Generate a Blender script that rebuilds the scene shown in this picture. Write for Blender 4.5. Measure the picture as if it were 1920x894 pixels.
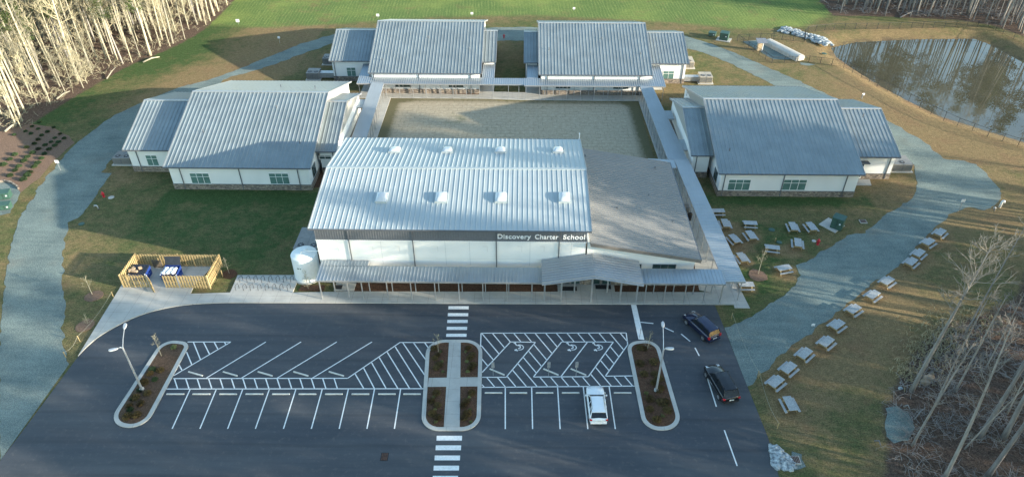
import bpy, bmesh, math, random
import numpy as np
from mathutils import Vector, noise
from mathutils.geometry import tessellate_polygon
for o in list(bpy.data.objects): bpy.data.objects.remove(o)
C = bpy.context.scene.collection
SC = bpy.context.scene
R = math.radians
# ------------------------------------------------------------------ camera, sky, sun, exposure
CAMZ, PITCH, YAW, FPX = 56.86, R(36.69), R(-.89), 1320.0
cam = bpy.data.cameras.new('camera'); co = bpy.data.objects.new('camera', cam); C.objects.link(co)
co.location = (0, 0, CAMZ); co.rotation_euler = (math.pi/2-PITCH, 0, -YAW)
cam.sensor_width = 36; cam.lens = FPX/1920*36; cam.clip_end = 3000; cam.clip_start = .5
SC.camera = co
SUN_EL, SUN_DIR = R(12.0), R(-16.5)          # direction towards the sun, angle measured from +X
w = bpy.data.worlds.new('World'); SC.world = w; w.use_nodes = True
nt = w.node_tree; bg = nt.nodes['Background']
sky = nt.nodes.new('ShaderNodeTexSky'); sky.sky_type = 'NISHITA'; sky.sun_disc = False
sky.sun_elevation = SUN_EL; sky.sun_rotation = math.pi/2-SUN_DIR; sky.air_density = 1.0; sky.dust_density = .6; sky.ozone_density = 1.2
mx = nt.nodes.new('ShaderNodeMix'); mx.data_type = 'RGBA'; mx.blend_type = 'MULTIPLY'; mx.inputs[0].default_value = 1; mx.inputs[7].default_value = (.94, 1.02, .975, 1)
nt.links.new(sky.outputs[0], mx.inputs[6]); nt.links.new(mx.outputs[2], bg.inputs[0]); bg.inputs[1].default_value = .15
sl = bpy.data.lights.new('sun', 'SUN'); so = bpy.data.objects.new('sun', sl); C.objects.link(so)
sl.energy = 4.2; sl.angle = R(.53); sl.color = (1, .9, .73)
sd = Vector((math.cos(SUN_DIR)*math.cos(SUN_EL), math.sin(SUN_DIR)*math.cos(SUN_EL), math.sin(SUN_EL)))
so.rotation_euler = sd.to_track_quat('Z', 'Y').to_euler(); so.location = sd*200
SC.view_settings.view_transform = 'Standard'; SC.view_settings.look = 'None'
SC.view_settings.exposure = 1.8; SC.view_settings.gamma = 1
SC.render.engine = 'CYCLES'

# ------------------------------------------------------------------ measuring the site from the survey photo
_f = np.array([math.sin(YAW)*math.cos(PITCH), math.cos(YAW)*math.cos(PITCH), -math.sin(PITCH)])
_r = np.array([math.cos(YAW), -math.sin(YAW), 0]); _d = np.cross(_f, _r)
def ray(x, y): return _r*(x-960)/FPX + _d*(y-447)/FPX + _f
def G(x, y, z=0.):
    d = ray(x, y); t = (z-CAMZ)/d[2]; return Vector((d[0]*t, d[1]*t, z))
def GY(x, y, Y):
    d = ray(x, y); t = Y/d[1]; return Vector((d[0]*t, Y, CAMZ+d[2]*t))
def GL(pts, z=0.): return [G(x, y, z) for x, y in pts]

# ------------------------------------------------------------------ materials
def srgb(c): return c
def mat(name, col, rough=.7, metal=0., spec=.5, var=.12, scale=3., col2=None, bump=0., bscale=30., emit=None, coat=0.):
    m = bpy.data.materials.new(name); m.use_nodes = True; t = m.node_tree; b = t.nodes['Principled BSDF']
    b.inputs['Roughness'].default_value = rough; b.inputs['Metallic'].default_value = metal
    b.inputs['Specular IOR Level'].default_value = spec
    if coat: b.inputs['Coat Weight'].default_value = coat
    tc = t.nodes.new('ShaderNodeTexCoord')
    n = t.nodes.new('ShaderNodeTexNoise'); n.inputs['Scale'].default_value = scale; n.inputs['Detail'].default_value = 6
    t.links.new(tc.outputs['Object'], n.inputs['Vector'])
    r = t.nodes.new('ShaderNodeValToRGB'); t.links.new(n.outputs[0], r.inputs[0])
    a = col; c2 = col2 or tuple(min(1, x*(1+var)) for x in col)
    a = tuple(x*(1-var) for x in col) if not col2 else col
    r.color_ramp.elements[0].position = .32; r.color_ramp.elements[1].position = .68
    r.color_ramp.elements[0].color = (*a, 1); r.color_ramp.elements[1].color = (*c2, 1)
    t.links.new(r.outputs[0], b.inputs['Base Color'])
    if bump:
        n2 = t.nodes.new('ShaderNodeTexNoise'); n2.inputs['Scale'].default_value = bscale; n2.inputs['Detail'].default_value = 4
        t.links.new(tc.outputs['Object'], n2.inputs['Vector'])
        bp = t.nodes.new('ShaderNodeBump'); bp.inputs['Strength'].default_value = bump; bp.inputs['Distance'].default_value = .05
        t.links.new(n2.outputs[0], bp.inputs['Height']); t.links.new(bp.outputs[0], b.inputs['Normal'])
    return m
class NT:
    """small node graph helper"""
    def __init__(s, name):
        s.m = bpy.data.materials.new(name); s.m.use_nodes = True; s.t = s.m.node_tree; s.b = s.t.nodes['Principled BSDF']
        s.tc = s.t.nodes.new('ShaderNodeTexCoord').outputs['Object']
    def noise(s, scale, detail=5, vec=None, rough=.55, dist=0.):
        n = s.t.nodes.new('ShaderNodeTexNoise'); n.inputs['Scale'].default_value = scale; n.inputs['Detail'].default_value = detail
        n.inputs['Roughness'].default_value = rough; n.inputs['Distortion'].default_value = dist
        s.t.links.new(vec or s.tc, n.inputs['Vector']); return n.outputs[0]
    def voro(s, scale, vec=None, feature='F1', out=0):
        n = s.t.nodes.new('ShaderNodeTexVoronoi'); n.feature = feature; n.inputs['Scale'].default_value = scale
        s.t.links.new(vec or s.tc, n.inputs['Vector']); return n.outputs[out]
    def map(s, sc=(1, 1, 1), rot=(0, 0, 0)):
        n = s.t.nodes.new('ShaderNodeMapping'); n.inputs['Scale'].default_value = sc; n.inputs['Rotation'].default_value = rot
        s.t.links.new(s.tc, n.inputs['Vector']); return n.outputs[0]
    def ramp(s, v, a, b, p0=0., p1=1.):
        n = s.t.nodes.new('ShaderNodeMapRange'); n.inputs[1].default_value = a; n.inputs[2].default_value = b
        n.inputs[3].default_value = p0; n.inputs[4].default_value = p1; s.t.links.new(v, n.inputs[0]); return n.outputs[0]
    def math(s, op, a, b=None):
        n = s.t.nodes.new('ShaderNodeMath'); n.operation = op; n.use_clamp = False
        for i, v in enumerate((a, b)):
            if v is None: continue
            if isinstance(v, (int, float)): n.inputs[i].default_value = v
            else: s.t.links.new(v, n.inputs[i])
        return n.outputs[0]
    def mix(s, f, a, b, mode='MIX'):
        n = s.t.nodes.new('ShaderNodeMix'); n.data_type = 'RGBA'; n.blend_type = mode
        for k, v in ((0, f), (6, a), (7, b)):
            if isinstance(v, tuple): n.inputs[k].default_value = (*v, 1)
            elif isinstance(v, (int, float)): n.inputs[k].default_value = v
            else: s.t.links.new(v, n.inputs[k])
        return n.outputs[2]
    def attr(s, name):
        n = s.t.nodes.new('ShaderNodeVertexColor'); n.layer_name = name
        x = s.t.nodes.new('ShaderNodeSeparateColor'); s.t.links.new(n.outputs[0], x.inputs[0]); return x.outputs
    def bump(s, h, strength=.5, dist=.1):
        n = s.t.nodes.new('ShaderNodeBump'); n.inputs['Strength'].default_value = strength; n.inputs['Distance'].default_value = dist
        s.t.links.new(h, n.inputs['Height']); s.t.links.new(n.outputs[0], s.b.inputs['Normal'])
    def done(s, col, rough=.8, spec=.3):
        s.t.links.new(col, s.b.inputs['Base Color']); s.b.inputs['Specular IOR Level'].default_value = spec
        if isinstance(rough, (int, float)): s.b.inputs['Roughness'].default_value = rough
        else: s.t.links.new(rough, s.b.inputs['Roughness'])
        return s.m
def ground_mat():
    g = NT('grass ground'); z = g.attr('zone')
    big = g.noise(.06, 5, rough=.6); mid = g.noise(.45, 5, rough=.65); fine = g.noise(7, 4, rough=.7)
    tuft = g.noise(1.1, 6, g.map((1, 2.2, 1), (0, 0, R(14))), .7, .4)
    v = g.math('ADD', g.math('ADD', z[0], g.math('MULTIPLY', g.math('SUBTRACT', big, .5), 1.5)), g.math('MULTIPLY', g.math('SUBTRACT', mid, .5), 1.1))
    v = g.math('ADD', v, g.math('MULTIPLY', g.math('SUBTRACT', tuft, .5), .7))
    gr = g.ramp(v, .22, .92)
    c = g.mix(gr, (.235, .17, .09), (.062, .102, .036))
    # mown field: rows
    wv = g.t.nodes.new('ShaderNodeTexWave'); wv.wave_type = 'BANDS'; wv.bands_direction = 'X'; wv.inputs['Scale'].default_value = .42
    wv.inputs['Distortion'].default_value = 5.5; wv.inputs['Detail'].default_value = 4; wv.inputs['Detail Scale'].default_value = 1.6
    g.t.links.new(g.map((1, .22, 1), (0, 0, R(-12))), wv.inputs['Vector'])
    fc = g.mix(g.math('MULTIPLY', g.ramp(wv.outputs[1], .3, .9), g.ramp(g.noise(.3, 5, rough=.7), .3, .7)), (.115, .175, .055), (.205, .255, .085))
    fc = g.mix(g.ramp(g.noise(.09, 4), .45, .75), fc, (.22, .27, .08))
    c = g.mix(g.ramp(g.math('ADD', z[2], g.math('MULTIPLY', g.math('SUBTRACT', mid, .5), .5)), .3, .8), c, fc)
    # leaf litter / bare soil
    lit = g.mix(g.ramp(g.noise(3.2, 7, rough=.75), .35, .65), (.06, .04, .032), (.19, .13, .10))
    lit = g.mix(g.ramp(g.voro(5.0), .0, .35), (.15, .12, .1), lit)
    lf = g.ramp(g.math('ADD', z[1], g.math('MULTIPLY', g.math('SUBTRACT', mid, .5), .9)), .35, .65)
    c = g.mix(lf, c, lit)
    # red clay shows through here and there
    clay = g.ramp(g.math('ADD', g.noise(.17, 6, rough=.75), g.math('MULTIPLY', z[0], -.13)), .48, .62)
    c = g.mix(g.math('MULTIPLY', clay, .5), c, (.225, .135, .08))
    c = g.mix(.85, c, g.mix(g.ramp(fine, .32, .68), (.35, .35, .35), (1.5, 1.5, 1.5)), 'MULTIPLY')
    c = g.mix(.7, c, g.mix(g.ramp(g.noise(1.7, 6, rough=.8), .38, .64), (.6, .64, .6), (1.25, 1.2, 1.15)), 'MULTIPLY')
    g.bump(g.math('ADD', fine, g.math('MULTIPLY', tuft, 1.5)), .8, .14)
    return g.done(c, .95, .1)
def gravel_mat(name='crushed gravel', a=(.185, .23, .215), b=(.36, .415, .38)):
    g = NT(name); v = g.voro(9); n = g.noise(14, 4, rough=.8); big = g.noise(.25, 5)
    tr = g.noise(.9, 4, g.map((.22, 1.6, 1), (0, 0, R(55))))
    c = g.mix(g.ramp(n, .3, .7), a, b); c = g.mix(g.ramp(v, .0, .6), c, tuple(x*.8 for x in a))
    c = g.mix(g.math('MULTIPLY', g.ramp(g.noise(.16, 5), .56, .72), .35), c, (.2, .17, .13))
    c = g.mix(.8, c, g.mix(g.ramp(g.math('ADD', big, g.math('MULTIPLY', tr, .6)), .55, 1.1), (.66, .69, .72), (1.3, 1.28, 1.25)), 'MULTIPLY')
    g.bump(g.math('ADD', v, n), .7, .06); return g.done(c, .95, .15)
def asphalt_mat():
    g = NT('asphalt'); n = g.noise(26, 4, rough=.8); big = g.noise(.12, 6, g.map((.5, 1.6, 1), (0, 0, R(8))), .65); sp = g.noise(1.7, 7, rough=.75)
    c = g.mix(g.ramp(big, .35, .7), (.047, .053, .064), (.078, .083, .090))
    c = g.mix(g.math('MULTIPLY', g.ramp(sp, .54, .72), .6), c, (.13, .122, .115))
    seam = g.t.nodes.new('ShaderNodeTexWave'); seam.bands_direction = 'Y'; seam.inputs['Scale'].default_value = .085; seam.inputs['Distortion'].default_value = .6
    g.t.links.new(g.tc, seam.inputs['Vector'])
    c = g.mix(g.math('MULTIPLY', g.ramp(seam.outputs[1], .96, 1.0), .25), c, (.03, .03, .034))
    spots = g.ramp(g.noise(.8, 7, rough=.8), .65, .70); c = g.mix(g.math('MULTIPLY', spots, .6), c, (.02, .02, .022))
    tm = g.noise(.55, 5, g.map((.12, 1.5, 1), (0, 0, R(-6))), .7); c = g.mix(.8, c, g.mix(g.ramp(tm, .35, .65), (.82, .82, .83), (1.18, 1.16, 1.13)), 'MULTIPLY')
    c = g.mix(.6, c, g.mix(g.ramp(n, .3, .7), (.65, .65, .65), (1.35, 1.35, 1.35)), 'MULTIPLY')
    g.bump(n, .25, .02); return g.done(c, g.ramp(big, .3, .7, .65, .85), .4)
def concrete_mat(name='pale concrete', base=(.42, .405, .37), jx=1.85, jy=1.6):
    g = NT(name); n = g.noise(.7, 6, rough=.7); f = g.noise(12, 3)
    c = g.mix(g.ramp(n, .3, .75), tuple(x*.86 for x in base), tuple(min(1, x*1.12) for x in base))
    c = g.mix(g.math('MULTIPLY', g.ramp(g.noise(.28, 7, rough=.8), .58, .7), .35), c, tuple(x*.6 for x in base))
    br = g.t.nodes.new('ShaderNodeTexBrick'); br.offset = 0; br.inputs['Scale'].default_value = 1; br.inputs['Brick Width'].default_value = jx
    br.inputs['Row Height'].default_value = jy; br.inputs['Mortar Size'].default_value = .018; br.inputs['Mortar Smooth'].default_value = .2
    g.t.links.new(g.tc, br.inputs['Vector'])
    c = g.mix(g.math('MULTIPLY', br.outputs['Fac'], .55), c, (.12, .115, .1))
    c = g.mix(.25, c, g.mix(f, (.6, .6, .6), (1.4, 1.4, 1.4)), 'MULTIPLY')
    return g.done(c, .85, .3)
def mulch_mat(name, a, b, sp=(.3, .22, .13)):
    g = NT(name); n = g.noise(5, 6, rough=.8); v = g.voro(16)
    c = g.mix(g.ramp(n, .35, .65), a, b); c = g.mix(g.ramp(g.noise(22, 3, rough=.8), .58, .68), c, sp)
    g.bump(g.math('ADD', n, v), .9, .08); return g.done(c, .95, .1)
def mat_court():
    g = NT('straw erosion mat')
    br = g.t.nodes.new('ShaderNodeTexBrick'); br.inputs['Scale'].default_value = 1; br.inputs['Brick Width'].default_value = 1.6
    br.inputs['Row Height'].default_value = 1.05; br.inputs['Mortar Size'].default_value = .05; br.offset = .5
    wob = g.noise(.6, 3); mp = g.t.nodes.new('ShaderNodeVectorMath'); mp.operation = 'ADD'
    g.t.links.new(g.tc, mp.inputs[0]); cx = g.t.nodes.new('ShaderNodeCombineXYZ')
    g.t.links.new(g.math('MULTIPLY', wob, .7), cx.inputs[0]); g.t.links.new(g.math('MULTIPLY', wob, .5), cx.inputs[1])
    g.t.links.new(cx.outputs[0], mp.inputs[1]); g.t.links.new(mp.outputs[0], br.inputs['Vector'])
    n = g.noise(1.6, 7, rough=.75); f = g.noise(9, 4, rough=.8)
    c = g.mix(g.ramp(n, .3, .7), (.29, .24, .165), (.47, .40, .295))
    c = g.mix(g.math('MULTIPLY', br.outputs['Fac'], g.ramp(g.noise(.3, 3), .35, .6, .1, .5)), c, (.13, .12, .08))
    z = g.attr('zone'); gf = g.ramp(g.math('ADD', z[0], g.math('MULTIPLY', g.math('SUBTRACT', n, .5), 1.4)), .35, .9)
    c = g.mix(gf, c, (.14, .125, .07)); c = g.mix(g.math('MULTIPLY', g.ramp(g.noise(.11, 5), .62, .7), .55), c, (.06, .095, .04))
    c = g.mix(.6, c, g.mix(g.ramp(f, .3, .7), (.6, .6, .6), (1.3, 1.3, 1.3)), 'MULTIPLY'); g.bump(f, .5, .06)
    return g.done(c, .95, .1)
def stone_mat():
    g = NT('ledge stone veneer')
    br = g.t.nodes.new('ShaderNodeTexBrick'); br.inputs['Scale'].default_value = 1; br.inputs['Brick Width'].default_value = .42
    br.inputs['Row Height'].default_value = .13; br.inputs['Mortar Size'].default_value = .012; br.offset = .37; br.squash = .7; br.squash_frequency = 3
    br.inputs[1].default_value = (.16, .14, .125, 1); br.inputs[2].default_value = (.42, .36, .29, 1); br.inputs[3].default_value = (.07, .065, .06, 1)
    g.t.links.new(g.map((1, 1, 1), (R(90), 0, 0)), br.inputs['Vector'])
    n = g.noise(2.4, 5, rough=.8); c = g.mix(.7, br.outputs[0], g.mix(g.ramp(n, .35, .65), (.45, .45, .5), (1.3, 1.2, 1.1)), 'MULTIPLY')
    g.bump(n, .6, .08); return g.done(c, .9, .2)
def roof_mat(name, base, rough=.38, metal=.55, var=.1):
    g = NT(name); n = g.noise(.35, 5, rough=.6); st = g.noise(1.6, 5, g.map((3.2, .25, 1)), .7)
    c = g.mix(g.ramp(g.math('ADD', g.math('MULTIPLY', n, .6), g.math('MULTIPLY', st, .4)), .35, .65), tuple(x*(1-var) for x in base), tuple(min(1, x*(1+var)) for x in base))
    sp = g.ramp(g.noise(6, 6, rough=.8), .64, .72); c = g.mix(g.math('MULTIPLY', sp, .3), c, tuple(x*.55 for x in base))
    g.b.inputs['Metallic'].default_value = metal; return g.done(c, g.ramp(n, .3, .7, rough*.85, rough*1.2), .5)
def bark_mat(name, a, b):
    g = NT(name); n = g.noise(2.2, 5, g.map((2, 2, .35)), .7)
    c = g.mix(g.ramp(n, .3, .7), a, b)
    oi = g.t.nodes.new('ShaderNodeObjectInfo'); c = g.mix(.8, c, g.mix(oi.outputs['Random'], (.65, .65, .68), (1.3, 1.25, 1.15)), 'MULTIPLY')
    return g.done(c, .9, .15)
def water_mat():
    g = NT('pond water'); n = g.noise(1.1, 3, g.map((1, 1, 1))); n2 = g.noise(.12, 4)
    c = g.mix(g.ramp(n2, .3, .7), (.06, .055, .036), (.095, .086, .056))
    g.b.inputs['IOR'].default_value = 1.45; g.bump(n, .02, .01); return g.done(c, .0, .8)
def leaf_mat(name, a, b, tr=.0):
    g = NT(name); n = g.noise(2.5, 4); oi = g.t.nodes.new('ShaderNodeObjectInfo')
    c = g.mix(g.ramp(n, .3, .7), a, b); c = g.mix(.7, c, g.mix(oi.outputs['Random'], (.7, .7, .7), (1.3, 1.3, 1.2)), 'MULTIPLY'); return g.done(c, .8, .2)
M = dict(
 ground=ground_mat(), gravel=gravel_mat(), asphalt=asphalt_mat(), concrete=concrete_mat(), kerb=concrete_mat('kerb concrete', (.46, .44, .4), 2.4, 30),
 mulch=mulch_mat('red brown mulch', (.055, .03, .02), (.15, .08, .052)), mulchl=mulch_mat('faded bark mulch', (.13, .085, .06), (.26, .17, .125), (.4, .3, .22)), court=mat_court(),
 stone=stone_mat(), gal=roof_mat('grey standing seam metal', (.225, .262, .275), .42, .3, .16), galg=roof_mat('bright galvalume sheet', (.385, .43, .44), .55, .2, .07), galw=roof_mat('walkway roof metal', (.36, .40, .43), .4),
 white=mat('white painted panel', (.72, .72, .7), .75, spec=.25, var=.035, scale=.5), siding=mat('grey ribbed siding', (.17, .18, .195), .5, .3, var=.08),
 gsiding=mat('pale grey gable siding', (.37, .36, .33), .55, .2, var=.06), trim=mat('white trim', (.75, .75, .74), .5, var=.03), trimd=mat('dark grey trim', (.13, .14, .155), .5, .3, var=.08),
 galt=mat('galvanised steel', (.42, .43, .44), .45, .6, var=.1), glass=mat('dark window glass', (.03, .06, .06), .07, spec=1., var=.3, scale=.8), blind=mat('green tinted blind behind glass', (.10, .19, .17), .25, spec=.8, var=.15, scale=.8),
 paint=mat('white road paint', (.72, .72, .7), .7, var=.1, scale=5), stop=mat('concrete wheel stop', (.55, .54, .5), .8, var=.12), black=mat('black rubber', (.018, .018, .02), .75, var=.2),
 tyre=mat('tyre rubber', (.022, .022, .024), .85), rim=mat('alloy wheel', (.5, .5, .52), .3, .8), carw=mat('white car paint', (.78, .79, .8), .25, var=.02, coat=.7), carn=mat('navy car paint', (.012, .017, .05), .22, .3, var=.1, coat=.8),
 carb=mat('black car paint', (.008, .009, .012), .2, .3, var=.1, coat=.8), cglass=mat('tinted car glass', (.012, .015, .018), .14, spec=.5, var=.1), red=mat('red tail lamp', (.5, .015, .015), .25, coat=.5), lamp=mat('clear lamp lens', (.6, .62, .65), .15, coat=.5), plate=mat('number plate', (.6, .6, .58), .5),
 wood=mat('yellow pine boards', (.28, .2, .095), .8, col2=(.45, .345, .18), scale=6, spec=.2), woodg=mat('weathered grey boards', (.27, .28, .28), .8, col2=(.46, .47, .47), scale=9, spec=.2), woodt=mat('treated pine legs', (.38, .28, .14), .85, var=.2), pallet=mat('old pallet wood', (.12, .1, .08), .9, var=.3),
 blue=mat('blue painted steel', (.014, .04, .19), .45, .2, var=.15), lidb=mat('black plastic lid', (.02, .024, .035), .5, var=.2), bag=mat('white rubbish bags', (.62, .64, .66), .45, var=.15, scale=6), card=mat('brown cardboard', (.38, .27, .17), .85, var=.2),
 tank=mat('white polyethylene', (.74, .76, .76), .45, var=.04), tgreen=mat('dark green lettering', (.02, .09, .07), .6), hyd=mat('red hydrant enamel', (.45, .02, .03), .4, var=.1), ugreen=mat('utility box green', (.035, .085, .065), .5, var=.15),
 acg=mat('grey condenser cabinet', (.24, .235, .225), .6, .3, var=.12), act=mat('beige condenser cabinet', (.38, .34, .28), .6, .2, var=.1), fan=mat('black fan grille', (.015, .015, .017), .6), pole=mat('aluminium lamp pole', (.5, .51, .52), .4, .5, var=.06),
 bark=bark_mat('pale grey bark', (.25, .23, .18), (.46, .43, .33)), twig=bark_mat('pale twigs', (.24, .22, .155), (.46, .43, .31)), barkd=bark_mat('grey bark', (.17, .16, .155), (.34, .325, .31)), twigd=bark_mat('grey twigs', (.17, .155, .14), (.3, .275, .245)),
 pine=leaf_mat('pine needles', (.03, .055, .018), (.085, .12, .035)), shrub=leaf_mat('dark shrub leaves', (.02, .04, .02), (.05, .08, .03)), shrubb=leaf_mat('rusty shrub leaves', (.05, .035, .015), (.14, .10, .04)), cover=leaf_mat('yellow green leaves', (.1, .12, .04), (.2, .2, .09)),
 rock=mat('pale blue grey rock', (.10, .12, .135), .9, col2=(.5, .54, .55), scale=3.5), tan=mat('tan boulder', (.33, .24, .16), .9, var=.2), fence=mat('black fence steel', (.03, .032, .035), .6, .2), rust=mat('rusty grate', (.09, .045, .03), .85, var=.3), water=water_mat(),
 cord=mat('pale string', (.4, .37, .28), .9), mud=mat('dry brush twigs', (.16, .145, .135), .95, col2=(.33, .30, .28), scale=.8), straw=mat('straw grass', (.35, .29, .17), .95, var=.3, scale=4), shing=mat('small dark shingle roof', (.15, .17, .2), .7, var=.2), tanw=mat('tan timber cladding', (.5, .38, .24), .8, var=.15), sky=mat('skylight acrylic', (.5, .53, .55), .2, var=.03, coat=.3), skin=mat('signboard', (.8, .8, .8), .5, var=.03))

# ------------------------------------------------------------------ mesh building
ORG = {}
class MB:
    def __init__(s): s.v = []; s.f = []
    def add(s, vs, fs):
        n = len(s.v); s.v += [tuple(v) for v in vs]; s.f += [tuple(n+i for i in f) for f in fs]; return s
    def box(s, x0, x1, y0, y1, z0, z1):
        return s.add([(x, y, z) for z in (z0, z1) for y in (y0, y1) for x in (x0, x1)], [(0, 2, 3, 1), (4, 5, 7, 6), (0, 1, 5, 4), (2, 6, 7, 3), (0, 4, 6, 2), (1, 3, 7, 5)])
    def hexa(s, b, t):          # four bottom, four top points (ccw)
        return s.add(list(b)+list(t), [(3, 2, 1, 0), (4, 5, 6, 7), (0, 1, 5, 4), (1, 2, 6, 5), (2, 3, 7, 6), (3, 0, 4, 7)])
    def beam(s, p, q, wd, th, up=(0, 0, 1)):
        p, q = Vector(p), Vector(q); d = (q-p).normalized(); a = d.cross(Vector(up))
        if a.length < 1e-4: a = d.cross(Vector((1, 0, 0)))
        a.normalize(); b = a.cross(d).normalized(); a *= wd/2; b *= th/2
        return s.hexa([p-a-b, p+a-b, p+a+b, p-a+b], [q-a-b, q+a-b, q+a+b, q-a+b])
    def tube(s, pts, rad, n=6, cap=True):
        pts = [Vector(p) for p in pts]; k = len(pts); rad = rad if isinstance(rad, (list, tuple)) else [rad]*k
        base = len(s.v); t0 = (pts[1]-pts[0]).normalized(); a = t0.orthogonal().normalized()
        for i, p in enumerate(pts):
            t = (pts[min(i+1, k-1)]-pts[max(i-1, 0)]).normalized(); a = (a-t*a.dot(t)); a = a.normalized() if a.length > 1e-5 else t.orthogonal().normalized(); b = t.cross(a)
            for j in range(n):
                an = 2*math.pi*j/n; s.v.append(tuple(p+(a*math.cos(an)+b*math.sin(an))*rad[i]))
        for i in range(k-1):
            for j in range(n):
                j2 = (j+1) % n; s.f.append((base+i*n+j, base+i*n+j2, base+(i+1)*n+j2, base+(i+1)*n+j))
        if cap and n > 2: s.f.append(tuple(base+j for j in reversed(range(n)))); s.f.append(tuple(base+(k-1)*n+j for j in range(n)))
        return s
    def lathe(s, cx, cy, prof, n=24):
        base = len(s.v)
        for r, z in prof:
            for j in range(n): s.v.append((cx+r*math.cos(2*math.pi*j/n), cy+r*math.sin(2*math.pi*j/n), z))
        for i in range(len(prof)-1):
            for j in range(n):
                j2 = (j+1) % n; s.f.append((base+i*n+j, base+i*n+j2, base+(i+1)*n+j2, base+(i+1)*n+j))
        s.f.append(tuple(base+j for j in reversed(range(n)))); s.f.append(tuple(base+(len(prof)-1)*n+j for j in range(n))); return s
    def poly(s, pts, z0, z1=None):
        """flat polygon at z1 (or z0), with skirts down to z0"""
        pts = [Vector((p[0], p[1], 0)) for p in pts]; area = sum(a.x*b.y-b.x*a.y for a, b in zip(pts, pts[1:]+pts[:1]))
        if area < 0: pts.reverse()
        zt = z0 if z1 is None else z1; n = len(pts); base = len(s.v)
        s.v += [(p.x, p.y, zt) for p in pts]
        for tri in tessellate_polygon([pts]):
            a, b, c = (pts[i] for i in tri); cr = (b-a).cross(c-a).z
            s.f.append(tuple(base+i for i in (tri if cr > 0 else reversed(tri))))
        if z1 is not None:
            s.v += [(p.x, p.y, z0) for p in pts]
            for i in range(n): j = (i+1) % n; s.f.append((base+n+i, base+n+j, base+j, base+i))
        return s
    def blob(s, c, r, seed=0, sub=2, rough=.25):
        bm = bmesh.new(); bmesh.ops.create_icosphere(bm, subdivisions=sub, radius=1); rr = r if isinstance(r, (tuple, list)) else (r, r, r)
        vs = []
        for v in bm.verts:
            k = 1+rough*noise.noise(v.co*1.7+Vector((seed*3.1, seed*1.7, 0))); vs.append((c[0]+v.co.x*rr[0]*k, c[1]+v.co.y*rr[1]*k, c[2]+v.co.z*rr[2]*k))
        bm.verts.index_update(); fs = [tuple(v.index for v in f.verts) for f in bm.faces]; bm.free(); return s.add(vs, fs)
    def build(s, name, m, parent=None, smooth=False, bevel=0, label=None):
        me = bpy.data.meshes.new(name); org = ORG.get(parent.name if parent else None, Vector((0, 0, 0)))
        me.from_pydata([(v[0]-org[0], v[1]-org[1], v[2]-org[2]) for v in s.v], [], s.f); me.update()
        o = bpy.data.objects.new(name, me); C.objects.link(o); me.materials.append(M[m] if isinstance(m, str) else m)
        if parent: o.parent = parent; ORG[o.name] = org
        if smooth: me.polygons.foreach_set('use_smooth', [True]*len(me.polygons))
        if bevel:
            b = o.modifiers.new('bevel', 'BEVEL'); b.width = bevel; b.segments = 2; b.limit_method = 'ANGLE'
        if label: o['label'] = label
        return o
def tag(o, label=None, cat=None, group=None, kind=None):
    for k, v in (('label', label), ('category', cat), ('group', group), ('kind', kind)):
        if v: o[k] = v
    return o
def empty(name, loc, label, cat, group=None, rz=0., world=False):
    o = bpy.data.objects.new(name, None); C.objects.link(o); o.location = loc; o.rotation_euler = (0, 0, rz); o.empty_display_size = .2
    if world: ORG[o.name] = Vector(loc)
    return tag(o, label, cat, group)
def kids(o): return [c for c in C.objects if c.parent == o]
def tree_of(o): return (o, [tree_of(c) for c in KID.get(o.name, [])])
def clone(o, cache=None):
    """copy a thing with its parts and their sub-parts"""
    def rec(src, par):
        c = src.copy(); C.objects.link(c)
        if par: c.parent = par
        for ch in src.children: rec(ch, c)
        return c
    return rec(o, None)
def structure(o, label=None): return tag(o, label, None, None, 'structure')
def jag(pts, step=1.2, amp=.18, seed=1, close=True):
    out = []; n = len(pts)
    for i in range(n if close else n-1):
        a, b = Vector(pts[i]), Vector(pts[(i+1) % n]); k = max(1, int((b-a).length/step))
        for j in range(k):
            p = a.lerp(b, j/k); q = p*.5+Vector((seed*7.3, 0, 0)); p2 = p*2.1+Vector((seed*3.3, 5, 0))
            out.append(p+Vector((noise.noise(q), noise.noise(q+Vector((31, 7, 0))), 0))*amp*1.6+Vector((noise.noise(p2), noise.noise(p2+Vector((11, 5, 0))), 0))*amp)
    return out
def spline(pts, k=4):
    out = []; n = len(pts)
    for i in range(n-1):
        p0, p1, p2, p3 = pts[max(i-1, 0)], pts[i], pts[i+1], pts[min(i+2, n-1)]
        for j in range(k):
            t = j/k; out.append(tuple(.5*(2*b+(-a+c)*t+(2*a-5*b+4*c-d)*t*t+(-a+3*b-3*c+d)*t**3) for a, b, c, d in zip(p0, p1, p2, p3)))
    return out+[tuple(pts[-1])]
ORD = ['first', 'second', 'third', 'fourth', 'fifth', 'sixth', 'seventh', 'eighth', 'ninth', 'tenth', 'eleventh', 'twelfth', 'thirteenth', 'fourteenth', 'fifteenth']

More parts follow.
